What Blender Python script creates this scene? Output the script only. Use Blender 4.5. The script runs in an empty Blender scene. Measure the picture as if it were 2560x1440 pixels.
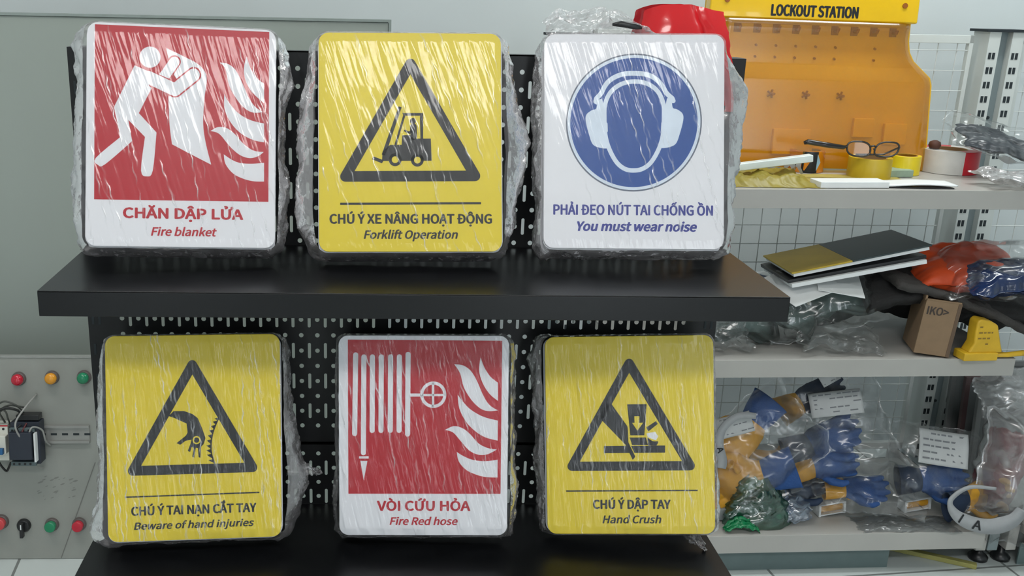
import bpy, bmesh, math, random, os
from mathutils import Vector, Matrix, noise
from mathutils.geometry import tessellate_polygon

# ------------------------------------------------------------------ camera, world, lights, exposure
scene = bpy.context.scene
COL = scene.collection
F, PX, PY = 2500.0, 1024.98, 740.0
RX = Vector((0.9992946, -0.0324451, 0.0189098))
RD = Vector((0.0086428, -0.2913265, -0.9565846))
RF = Vector((0.0365454, 0.9560733, -0.2908406))
CAM = Vector((-0.0506177, -1.4776392, 0.4893278))
cd = bpy.data.cameras.new('camera')
cam = bpy.data.objects.new('camera', cd)
COL.objects.link(cam)
m = Matrix((RX, -RD, -RF)).transposed().to_4x4()
m.translation = CAM
cam.matrix_world = m
cd.sensor_width = 36.0
cd.lens = F / 2560 * 36.0
cd.shift_x = (1280 - PX) / 2560
cd.shift_y = (PY - 720) / 2560
cd.clip_start = .02
scene.camera = cam

world = bpy.data.worlds.new('daylight')
scene.world = world
world.use_nodes = True
bg = world.node_tree.nodes['Background']
bg.inputs[0].default_value = (.88, .95, 1.0, 1)
bg.inputs[1].default_value = 8.5

def area(name, loc, rot, sx, sy, power, color):
    l = bpy.data.lights.new(name, 'AREA')
    l.shape = 'RECTANGLE'; l.size = sx; l.size_y = sy; l.energy = power; l.color = color
    o = bpy.data.objects.new(name, l)
    o.location = loc; o.rotation_euler = rot
    COL.objects.link(o)
    return o

area('ceiling_lamp_light', (-.9, -.25, 1.86), (0, 0, 0), 1.2, .3, 26, (1, .98, .95))
area('ceiling_lamp_light', (1.3, .5, 1.86), (0, 0, 0), 1.2, .3, 38, (.95, 1, 1))
area('ceiling_lamp_light', (.2, -2.3, 1.86), (0, 0, 0), 1.5, .45, 58, (1, .99, .97))
vs = scene.view_settings
vs.view_transform = 'Standard'
vs.look = 'None'
vs.gamma = 1
vs.use_curve_mapping = False
vs.exposure = -0.5
scene.cycles.transparent_max_bounces = 32
scene.cycles.max_bounces = 10

# ------------------------------------------------------------------ helpers
def ray(x, y):
    return RX * ((x - PX) / F) + RD * ((y - PY) / F) + RF
def at(x, y, Y):
    d = ray(x, y); return CAM + d * ((Y - CAM.y) / d.y)
def atZ(x, y, Z):
    d = ray(x, y); return CAM + d * ((Z - CAM.z) / d.z)

def srgb(r, g, b):
    f = lambda c: (c / 255 / 12.92) if c / 255 <= .04045 else ((c / 255 + .055) / 1.055) ** 2.4
    return (f(r), f(g), f(b), 1)

MATS = {}
def pm(name, col, rough=.5, metal=0, var=.06, scale=30, bump=0, bscale=60, spec=.5, trans=0, alpha=1, coat=0, stretch=None):
    """procedural principled material: noise-varied colour and bump"""
    if name in MATS: return MATS[name]
    mt = bpy.data.materials.new(name); mt.use_nodes = True
    nt = mt.node_tree; n = nt.nodes; L = nt.links
    p = n['Principled BSDF']
    p.inputs['Roughness'].default_value = rough
    p.inputs['Metallic'].default_value = metal
    p.inputs['Specular IOR Level'].default_value = spec
    p.inputs['Transmission Weight'].default_value = trans
    p.inputs['Alpha'].default_value = alpha
    p.inputs['Coat Weight'].default_value = coat
    tc = n.new('ShaderNodeTexCoord'); src = tc.outputs['Object']
    if stretch:
        mp = n.new('ShaderNodeMapping'); mp.inputs['Scale'].default_value = stretch
        L.new(src, mp.inputs[0]); src = mp.outputs[0]
    nz = n.new('ShaderNodeTexNoise'); nz.inputs['Scale'].default_value = scale; nz.inputs['Detail'].default_value = 4
    L.new(src, nz.inputs['Vector'])
    mr = n.new('ShaderNodeMapRange')
    mr.inputs['From Min'].default_value = .3; mr.inputs['From Max'].default_value = .7
    mr.inputs['To Min'].default_value = 1 - var; mr.inputs['To Max'].default_value = 1 + var
    L.new(nz.outputs['Fac'], mr.inputs['Value'])
    mx = n.new('ShaderNodeVectorMath'); mx.operation = 'SCALE'
    mx.inputs[0].default_value = col[:3]
    L.new(mr.outputs[0], mx.inputs['Scale'])
    L.new(mx.outputs[0], p.inputs['Base Color'])
    if bump:
        b2 = n.new('ShaderNodeTexNoise'); b2.inputs['Scale'].default_value = bscale; b2.inputs['Detail'].default_value = 5
        L.new(src, b2.inputs['Vector'])
        bp = n.new('ShaderNodeBump'); bp.inputs['Strength'].default_value = bump; bp.inputs['Distance'].default_value = .01
        L.new(b2.outputs['Fac'], bp.inputs['Height']); L.new(bp.outputs[0], p.inputs['Normal'])
    MATS[name] = mt
    return mt

def film(name, haze=.05, rough=.12, refl=.7, tint=(1, 1, 1), bump=.15, bscale=40, hazecol=(.9, .9, .92), crease=.55):
    """clear plastic film: transparent + fresnel gloss, milky where it is folded (attribute crease)"""
    if name in MATS: return MATS[name]
    mt = bpy.data.materials.new(name); mt.use_nodes = True
    nt = mt.node_tree; n = nt.nodes; L = nt.links
    n.remove(n['Principled BSDF'])
    out = n['Material Output']
    tr = n.new('ShaderNodeBsdfTransparent'); tr.inputs[0].default_value = (*tint, 1)
    gl = n.new('ShaderNodeBsdfGlossy'); gl.inputs['Roughness'].default_value = rough
    df = n.new('ShaderNodeBsdfDiffuse'); df.inputs[0].default_value = (*hazecol, 1)
    tl = n.new('ShaderNodeBsdfTranslucent'); tl.inputs[0].default_value = (*hazecol, 1)
    fr = n.new('ShaderNodeFresnel'); fr.inputs['IOR'].default_value = 1.5
    mu = n.new('ShaderNodeMath'); mu.operation = 'MULTIPLY'; mu.inputs[1].default_value = refl; mu.use_clamp = True
    m1 = n.new('ShaderNodeMixShader'); m2 = n.new('ShaderNodeMixShader'); m3 = n.new('ShaderNodeMixShader')
    m3.inputs[0].default_value = .35
    ac = n.new('ShaderNodeAttribute'); ac.attribute_name = 'crease'
    ma = n.new('ShaderNodeMath'); ma.operation = 'MULTIPLY_ADD'
    ma.inputs[1].default_value = crease; ma.inputs[2].default_value = haze; ma.use_clamp = True
    tc = n.new('ShaderNodeTexCoord')
    nz = n.new('ShaderNodeTexNoise'); nz.inputs['Scale'].default_value = bscale; nz.inputs['Detail'].default_value = 3
    bp = n.new('ShaderNodeBump'); bp.inputs['Strength'].default_value = bump; bp.inputs['Distance'].default_value = .004
    L.new(tc.outputs['Object'], nz.inputs['Vector']); L.new(nz.outputs['Fac'], bp.inputs['Height'])
    for s in (gl, df, fr): L.new(bp.outputs[0], s.inputs['Normal'])
    L.new(fr.outputs[0], mu.inputs[0]); L.new(mu.outputs[0], m1.inputs[0])
    L.new(tr.outputs[0], m1.inputs[1]); L.new(gl.outputs[0], m1.inputs[2])
    L.new(df.outputs[0], m3.inputs[1]); L.new(tl.outputs[0], m3.inputs[2])
    g2 = n.new('ShaderNodeBsdfGlossy'); g2.inputs['Roughness'].default_value = .22
    m4 = n.new('ShaderNodeMixShader'); m4.inputs[0].default_value = .4
    L.new(m3.outputs[0], m4.inputs[1]); L.new(g2.outputs[0], m4.inputs[2])
    L.new(ac.outputs['Fac'], ma.inputs[0]); L.new(ma.outputs[0], m2.inputs[0])
    L.new(m1.outputs[0], m2.inputs[1]); L.new(m4.outputs[0], m2.inputs[2])
    L.new(m2.outputs[0], out.inputs['Surface'])
    MATS[name] = mt
    return mt

def tag(o, label=None, cat=None, group=None, kind=None):
    if label: o['label'] = label
    if cat: o['category'] = cat
    if group: o['group'] = group
    if kind: o['kind'] = kind
    return o

def empty(name, loc=(0, 0, 0), label=None, cat=None, group=None, rz=0, mat=None):
    o = bpy.data.objects.new(name, None)
    COL.objects.link(o)
    o.empty_display_size = .02
    if mat is not None: o.matrix_world = mat
    else:
        o.location = loc; o.rotation_euler = (0, 0, rz)
    return tag(o, label, cat, group)

class MB:
    """collects shapes, then links them as one mesh object"""
    def __init__(s): s.v = []; s.f = []; s.mi = []; s.cr = {}
    def add(s, vs_, fs, mi=0):
        b = len(s.v)
        s.v += [Vector(p) for p in vs_]
        s.f += [tuple(i + b for i in f) for f in fs]
        s.mi += [mi] * len(fs)
        return s
    def box(s, lo, hi, mi=0, M=None):
        x0, y0, z0 = lo; x1, y1, z1 = hi
        V = [Vector(p) for p in ((x0, y0, z0), (x1, y0, z0), (x1, y1, z0), (x0, y1, z0), (x0, y0, z1), (x1, y0, z1), (x1, y1, z1), (x0, y1, z1))]
        if M is not None: V = [M @ p for p in V]
        return s.add(V, [(0, 3, 2, 1), (4, 5, 6, 7), (0, 1, 5, 4), (1, 2, 6, 5), (2, 3, 7, 6), (3, 0, 4, 7)], mi)
    def tube(s, pts, r, n=10, mi=0, closed=False, caps=True):
        pts = [Vector(p) for p in pts]; k = len(pts)
        rs = r if isinstance(r, (list, tuple)) else [r] * k
        V = []; Fc = []; prev = None
        for i, p in enumerate(pts):
            if closed: t = pts[(i + 1) % k] - pts[i - 1]
            else: t = pts[min(i + 1, k - 1)] - pts[max(i - 1, 0)]
            t.normalize()
            if prev is None:
                a = Vector((0, 0, 1)) if abs(t.z) < .9 else Vector((1, 0, 0))
                u = t.cross(a).normalized()
            else:
                u = (prev - t * prev.dot(t)).normalized()
            prev = u; w = t.cross(u)
            for j in range(n):
                a = 2 * math.pi * j / n
                V.append(p + (u * math.cos(a) + w * math.sin(a)) * rs[i])
        kk = k if closed else k - 1
        for i in range(kk):
            for j in range(n):
                a = i * n + j; b = i * n + (j + 1) % n; c = ((i + 1) % k) * n + (j + 1) % n; d = ((i + 1) % k) * n + j
                Fc.append((a, b, c, d))
        if caps and not closed:
            Fc.append(tuple(range(n - 1, -1, -1))); Fc.append(tuple((k - 1) * n + j for j in range(n)))
        return s.add(V, Fc, mi)
    def lathe(s, prof, n=40, M=None, mi=0, mif=None, closed=False):
        k = len(prof); V = []; base = len(s.v)
        for j in range(n):
            a = 2 * math.pi * j / n
            for r, z in prof:
                p = Vector((r * math.cos(a), r * math.sin(a), z))
                V.append(M @ p if M is not None else p)
        s.v += V
        for j in range(n):
            for i in range(k if closed else k - 1):
                i2 = (i + 1) % k; j2 = (j + 1) % n
                s.f.append((base + j * k + i, base + j2 * k + i, base + j2 * k + i2, base + j * k + i2))
                s.mi.append(mif(j, i) if mif else mi)
        return s
    def prism(s, poly, y0, y1, M=None, mi=0):
        """polygon in local x,z extruded along local y"""
        k = len(poly)
        V = [Vector((x, y0, z)) for x, z in poly] + [Vector((x, y1, z)) for x, z in poly]
        tri = tessellate_polygon([[Vector((x, z, 0)) for x, z in poly]])
        if M is not None: V = [M @ p for p in V]
        Fc = [tuple(t) for t in tri] + [tuple(i + k for i in reversed(t)) for t in tri]
        Fc += [(i, (i + 1) % k, (i + 1) % k + k, i + k) for i in range(k)]
        return s.add(V, Fc, mi)
    def grid(s, nu, nv, fn, mi=0, crease=None):
        b = len(s.v)
        for i in range(nu + 1):
            for j in range(nv + 1):
                s.v.append(Vector(fn(i / nu, j / nv)))
                if crease: s.cr[len(s.v) - 1] = crease(i / nu, j / nv)
        for i in range(nu):
            for j in range(nv):
                a = b + i * (nv + 1) + j
                s.f.append((a, a + nv + 1, a + nv + 2, a + 1)); s.mi.append(mi)
        return s
    def build(s, name, mats, parent=None, smooth=False, bevel=0, recalc=True, seg=2, remesh=0, solid=0):
        me = bpy.data.meshes.new(name)
        me.from_pydata([tuple(p) for p in s.v], [], s.f)
        if not isinstance(mats, (list, tuple)): mats = [mats]
        for q in mats: me.materials.append(q)
        for p, k in zip(me.polygons, s.mi): p.material_index = min(k, len(mats) - 1)
        if s.cr:
            at_ = me.attributes.new('crease', 'FLOAT', 'POINT')
            for i, v in s.cr.items(): at_.data[i].value = v
        if recalc:
            bm = bmesh.new(); bm.from_mesh(me)
            bmesh.ops.recalc_face_normals(bm, faces=bm.faces)
            bm.to_mesh(me); bm.free()
        if smooth:
            for p in me.polygons: p.use_smooth = True
        o = bpy.data.objects.new(name, me)
        COL.objects.link(o)
        if parent is not None: o.parent = parent
        if remesh:
            md = o.modifiers.new('union', 'REMESH'); md.mode = 'VOXEL'; md.voxel_size = remesh; md.use_smooth_shade = True
            sm = o.modifiers.new('relax', 'SMOOTH'); sm.factor = .5; sm.iterations = 3
        if solid:
            md = o.modifiers.new('thickness', 'SOLIDIFY'); md.thickness = solid; md.offset = 0
        if bevel:
            md = o.modifiers.new('edge', 'BEVEL'); md.width = bevel; md.segments = seg; md.limit_method = 'ANGLE'; md.angle_limit = .6
            if smooth is False:
                for p in me.polygons: p.use_smooth = True
                wn = o.modifiers.new('normals', 'WEIGHTED_NORMAL'); wn.keep_sharp = True
        return o

def fr(p, oct_=4, seed=0.0):
    return noise.fractal(Vector(p) + Vector((seed * 7.13, seed * 3.7, seed * 1.9)), .7, 2.1, oct_)

# ------------------------------------------------------------------ materials
BLACK = pm('black powder coat', srgb(12, 13, 15), .42, spec=.35, var=.08, scale=200, bump=.04, bscale=900)
BLACKTOP = pm('black laminate', srgb(14, 15, 17), .3, spec=.35, var=.1, scale=250, bump=.02, bscale=700)
RACK = pm('white enamel', srgb(172, 170, 165), .35, var=.04, scale=6, bump=.03, bscale=40)
RACKGREY = pm('grey steel', srgb(128, 140, 142), .4, var=.05, scale=20)
HOLE = pm('dark slot', srgb(38, 46, 50), .8)
UPR = pm('upright enamel', srgb(206, 211, 208), .35, var=.03, scale=6)
WIRE = pm('white wire', srgb(206, 210, 208), .4)
WALL = pm('painted wall', srgb(204, 211, 212), .6, var=.02, scale=3, bump=.02, bscale=80)
PANEL = pm('pale grey green panel', srgb(152, 160, 153), .4, var=.02, scale=2)
CEIL = pm('white ceiling', srgb(225, 227, 225), .8, var=.02)
PVC = pm('white sign plastic', srgb(226, 226, 230), .45, var=.01)
PVCY = pm('yellow sign print', srgb(222, 200, 38), .4, var=.02, scale=20)
REDP = pm('red sign print', srgb(180, 10, 34), .4, var=.02, scale=20)
BLKP = pm('black sign print', srgb(24, 26, 30), .45, var=.03)
BLUEP = pm('blue sign print', srgb(26, 76, 150), .4, var=.02)
NAVYP = pm('navy lettering', srgb(56, 62, 140), .4, var=.02)
GREYP = pm('grey outline', srgb(96, 104, 120), .4, var=.02)
FRONTF = film('cling film front', haze=.006, rough=.08, refl=.55, bump=.08, bscale=25, crease=.95, hazecol=(.95, .95, .97))
SIDEF = film('cling film crumpled', haze=.28, rough=.1, refl=1.5, bump=.7, bscale=70, hazecol=(.90, .86, .88), crease=.5)
BAGF = film('polythene bag', haze=.04, rough=.1, refl=.65, bump=.12, bscale=10, hazecol=(.62, .68, .68), crease=.2)
YEL = pm('yellow plastic', srgb(226, 190, 30), .35, var=.05, bump=.05)
WHT = pm('white paper', srgb(225, 228, 228), .6, var=.02)
DARK = pm('black plastic', srgb(24, 25, 27), .35, var=.1)

# ------------------------------------------------------------------ the room
ZF = -.84
def structure(name, mb, mat, **k):
    return tag(mb.build(name, mat, **k), kind='structure')

def tile_mat():
    mt = bpy.data.materials.new('floor tiles'); mt.use_nodes = True
    nt = mt.node_tree; n = nt.nodes; L = nt.links; p = n['Principled BSDF']
    tc = n.new('ShaderNodeTexCoord'); mp = n.new('ShaderNodeMapping')
    mp.inputs['Location'].default_value = (.224, .12, 0)
    mp.inputs['Rotation'].default_value = (0, 0, math.radians(-6))
    br = n.new('ShaderNodeTexBrick')
    br.offset = 0; br.inputs['Scale'].default_value = 1
    br.inputs['Brick Width'].default_value = .6; br.inputs['Row Height'].default_value = .6
    br.inputs['Mortar Size'].default_value = .0035
    br.inputs['Color1'].default_value = srgb(196, 203, 201); br.inputs['Color2'].default_value = srgb(190, 198, 196)
    br.inputs['Mortar'].default_value = srgb(120, 124, 122)
    L.new(tc.outputs['Object'], mp.inputs[0]); L.new(mp.outputs[0], br.inputs['Vector'])
    L.new(br.outputs['Color'], p.inputs['Base Color'])
    p.inputs['Roughness'].default_value = .22
    return mt

structure('floor', MB().box((-2.6, -4.2, ZF - .05), (3.6, 1.4, ZF)), tile_mat())
structure('wall_back', MB().box((-2.7, 1.35, ZF), (3.7, 1.45, 1.9)), WALL)
structure('wall_left', MB().box((-2.7, -4.2, ZF), (-2.6, 1.4, 1.9)), WALL)
structure('wall_right', MB().box((3.6, -4.2, ZF), (3.7, 1.4, 1.9)), WALL)
structure('ceiling', MB().box((-2.7, -4.3, 1.9), (3.7, 1.45, 1.98)), CEIL)
wf = MB()
WIN = ((-1.5, -1.0), (.65, 1.45), (2.4, 2.8))
for x0, x1 in ((-2.7, -1.5), (-1.0, .65), (1.45, 2.4), (2.8, 3.7)):
    wf.box((x0, -4.3, ZF), (x1, -4.2, 1.9))
for x0, x1 in WIN:
    wf.box((x0, -4.3, 1.35), (x1, -4.2, 1.9)); wf.box((x0, -4.3, ZF), (x1, -4.2, ZF + .12))
structure('wall_front', wf, WALL)
for i, (x0, x1) in enumerate(WIN):
    f = MB()
    for a, b in ((x0, x0 + .05), ((x0 + x1) / 2 - .03, (x0 + x1) / 2 + .03), (x1 - .05, x1)):
        f.box((a, -4.27, ZF + .12), (b, -4.22, 1.35))
    f.box((x0, -4.27, .75), (x1, -4.22, .80))
    structure('window_%d' % (i + 1), f, RACKGREY)

for lx, ly, lbl in ((-.9, -.25, 'white ceiling lamp above the pegboard display'), (1.3, .5, 'white ceiling lamp above the white shelving'), (.2, -2.3, 'white ceiling lamp nearest the shop windows')):
    e = empty('ceiling_lamp', (lx, ly, 1.9), lbl, 'lamp')
    MB().box((-.64 if ly > -1 else -.84, -.2 if ly > -1 else -.5, -.035), (.64 if ly > -1 else .84, .2 if ly > -1 else .5, -.001)).build('housing', RACK, e, bevel=.004)

# pale panel that stands against the back wall behind the black display
e = empty('whiteboard', (-.9, .97, ZF), 'large pale grey-green board standing behind the black pegboard rack', 'board')
pl, pr = at(-300, 30, .95).x, at(972, 57, .95).x
ztop = at(500, 47, .95).z
MB().box((pl + .9, -.02, .001), (pr + .9, .0, ztop - ZF)).build('board_panel', PANEL, e, bevel=.003)
MB().box((pl + .9, -.024, ztop - ZF), (pr + .906, .006, ztop - ZF + .006)).box((pr + .9, -.024, .001), (pr + .906, .006, ztop - ZF)).build('edge_trim', pm('panel edge', srgb(140, 150, 146), .4), e)

# ------------------------------------------------------------------ black display rack
rack = empty('display_rack', (0, 0, ZF), 'black steel pegboard display rack with two shelves of wrapped signs', 'rack')
P = .025; PV = P * 1.01975
def pegboard(name, z0, rows, xcols, top, bottom, skip=None):
    """rows: slot-row z offsets handled cell by cell; real holes punched through a thin sheet"""
    mb = MB()
    xl = -17.75 * P; ncol = 71
    xs0 = -.4640; xs1 = .4640
    nsl = len(rows)
    def cell(x0, x1, zb, zt, hole):
        cx = (x0 + x1) / 2
        if hole is None:
            mb.add([(x0, 0, zb), (x1, 0, zb), (x1, 0, zt), (x0, 0, zt)], [(0, 1, 2, 3)]); return
        zc, rx, rz = hole
        n = 12; inn = []
        for k in range(n):
            a = 2 * math.pi * (k + .5) / n
            c, s_ = math.cos(a), math.sin(a)
            if rz > rx: inn.append((cx + c * rx, zc + s_ * rx + (rz - rx) * (1 if s_ > 0 else -1)))
            else: inn.append((cx + c * rx, zc + s_ * rz))
        lp = [Vector((x0, zb, 0)), Vector((x1, zb, 0)), Vector((x1, zt, 0)), Vector((x0, zt, 0))]
        hl = [Vector((a_, b_, 0)) for a_, b_ in inn]
        tri = tessellate_polygon([lp, hl])
        mb.add([(q.x, 0, q.y) for q in lp + hl], [tuple(t_) for t_ in tri])
    z_hi = max(rows) ; z_lo = min(rows)
    # slot columns i=0..34 at (i-17)P ; dot columns between
    for c in range(ncol):
        xc = (c - 35) * P / 2
        slot = (c % 2 == 1)
        x0, x1 = xc - P / 4, xc + P / 4
        if slot:
            zz = [r for r in rows if r[1]]
            hi = [r for r in rows]
            zt_prev = hi[0][0] + PV / 2
            for r, s_ in rows:
                if not s_: continue
                a, b = r - PV, r + PV
                a = max(a, rows[-1][0] - PV / 2); b = min(b, rows[0][0] + PV / 2)
                cell(x0, x1, a, b, (r, .0024, .0128))
            # rows not covered by a slot cell
            cov = [(max(r - PV, rows[-1][0] - PV / 2), min(r + PV, rows[0][0] + PV / 2)) for r, s_ in rows if s_]
            t = rows[0][0] + PV / 2
            for a, b in sorted(cov, reverse=True):
                if t - b > 1e-5: cell(x0, x1, b, t, None)
                t = a
            if t - (rows[-1][0] - PV / 2) > 1e-5: cell(x0, x1, rows[-1][0] - PV / 2, t, None)
        else:
            for r, s_ in rows:
                dead = skip and (c == skip) and s_
                cell(x0, x1, r - PV / 2, r + PV / 2, None if dead else (r, .0036, .0036))
    t = rows[0][0] + PV / 2; b = rows[-1][0] - PV / 2
    xa = -35.5 * P / 2; xb = 35.5 * P / 2
    for q in ((xs0, b, xa, t), (xb, b, xs1, t), (xs0, t, xs1, top), (xs0, bottom, xs1, b)):
        mb.add([(q[0], 0, q[1]), (q[2], 0, q[1]), (q[2], 0, q[3]), (q[0], 0, q[3])], [(0, 1, 2, 3)])
    # folded rims
    for za, zb2 in ((top - .002, top), (bottom, bottom + .002)):
        mb.box((xs0, 0, za), (xs1, .018, zb2))
    o = mb.build(name, BLACK, rack, recalc=False)
    o.location = (0, 0, -ZF)
    return o
ZU = .35557; ZL = -.25322
pegboard('pegboard', 0, [(-k * PV, k % 2 == 0) for k in range(0, 8)], None, .06, -8.2 * PV, skip=32)
pegboard('pegboard', 0, [(ZL + PV * (1 - k), k % 2 == 1) for k in range(0, 5)], None, ZL + PV * 1.7, ZL - 7 * PV)
pegboard('pegboard', 0, [(ZU + PV * (1 - k), k % 2 == 1) for k in range(0, 11)], None, .4055, ZU - 9.6 * PV)
for sx in (-1, 1):
    b = MB()
    x0, x1 = sorted((sx * .464, sx * .4895))
    b.box((x0, .0, .0), (x1, .04, .4055 - ZF))
    sl = b
    for k in range(24):
        zc = .03 + k * .05
        for dx in (-.005, .005):
            sl.box((sx * .4768 + dx - .0018, -.0006, zc), (sx * .4768 + dx + .0018, .0005, zc + .018), 1)
    b.build('upright', [BLACK, HOLE], rack)
    MB().box((x0, -.32, .0), (x1, .04, .06)).build('foot', BLACK, rack, bevel=.002)
def shelf(z, xa, xb, yf):
    o = MB().box((xa, yf, z - .0015 - ZF), (xb, -.001, z - ZF)).box((xa, yf, z - .034 - ZF), (xb, yf + .0016, z - ZF - .0015)).box((xa, yf + .0016, z - .012 - ZF), (xb, yf + .014, z - .0104 - ZF)) .box((xa, yf, z - .03 - ZF), (xa + .0016, -.001, z - ZF - .0015)).box((xb - .0016, yf, z - .03 - ZF), (xb, -.001, z - ZF - .0015)).build('shelf', BLACKTOP, rack, bevel=.0008)
    for sx in (-1, 1):
        x = sx * .4585
        MB().prism([(-.0, 0), (-.22, 0), (-.22, -.012), (-.02, -.06), (0, -.06)], -.0015, .0015, M=Matrix(((0, 1, 0, x), (1, 0, 0, -.002), (0, 0, 1, z - ZF - .003), (0, 0, 0, 1)))).build('bracket', BLACK, o)
    return o
shelf(.119, -.476, .4915, -.2515)
shelf(-.318, -.474, .476, -.26)

# ------------------------------------------------------------------ wrapped signs
FONT = None
try:
    fp = os.path.join(bpy.utils.system_resource('DATAFILES'), 'fonts', 'Noto Sans CJK Regular.woff2')
    FONT = bpy.data.fonts.load(fp)
except Exception:
    FONT = None
_cap = {}
def text_pts(body, italic=False):
    c = bpy.data.curves.new('lettering', 'FONT'); c.body = body; c.size = 50
    c.resolution_u = 3
    if FONT: c.font = FONT
    o = bpy.data.objects.new('lettering', c); COL.objects.link(o)
    dg = bpy.context.evaluated_depsgraph_get(); dg.update()
    me = bpy.data.meshes.new_from_object(o.evaluated_get(dg))
    V = [((v.co.x + (.22 * v.co.y if italic else 0)) / 50, v.co.y / 50) for v in me.vertices]
    Fc = [tuple(p.vertices) for p in me.polygons]
    bpy.data.objects.remove(o); bpy.data.meshes.remove(me); bpy.data.curves.remove(c)
    return V, Fc
def text_fit(body, x0, x1, zb, cap, italic=False, bold=0, rise=0):
    """text outline between x0 and x1 with its baseline at zb and the given capital height"""
    if 'H' not in _cap:
        V, _ = text_pts('H'); _cap['H'] = max(v[1] for v in V)
    V, Fc = text_pts(body, italic)
    a = min(v[0] for v in V); b = max(v[0] for v in V)
    sx = (x1 - x0 - 2 * bold) / (b - a); sz = cap / _cap['H']
    outV = []; outF = []
    offs = [(0, 0)] if not bold else [(bold * math.cos(t), bold * .7 * math.sin(t)) for t in [k * math.pi / 4 for k in range(8)]]
    for ik, (ox, oz) in enumerate(offs):
        base = len(outV)
        outV += [(x0 + bold + (v[0] - a) * sx + ox, zb + v[1] * sz + oz + rise * ((v[0] - a) / (b - a) - .5), ik * 3e-6) for v in V]
        outF += [tuple(i + base for i in f) for f in Fc]
    return outV, outF

def smooth_poly(pts, n=5):
    """Catmull-Rom outline, points marked (x,y,1) stay sharp"""
    k = len(pts); out = []
    for i in range(k):
        p1 = pts[i]; p2 = pts[(i + 1) % k]
        p0 = pts[i - 1] if len(p1) < 3 else p1
        p3 = pts[(i + 2) % k] if len(p2) < 3 else p2
        for j in range(n):
            t = j / n
            q = []
            for a in (0, 1):
                q.append(.5 * (2 * p1[a] + (p2[a] - p0[a]) * t + (2 * p0[a] - 5 * p1[a] + 4 * p2[a] - p3[a]) * t * t + (3 * p1[a] - p0[a] - 3 * p2[a] + p3[a]) * t ** 3))
            out.append(tuple(q))
    return out

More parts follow.
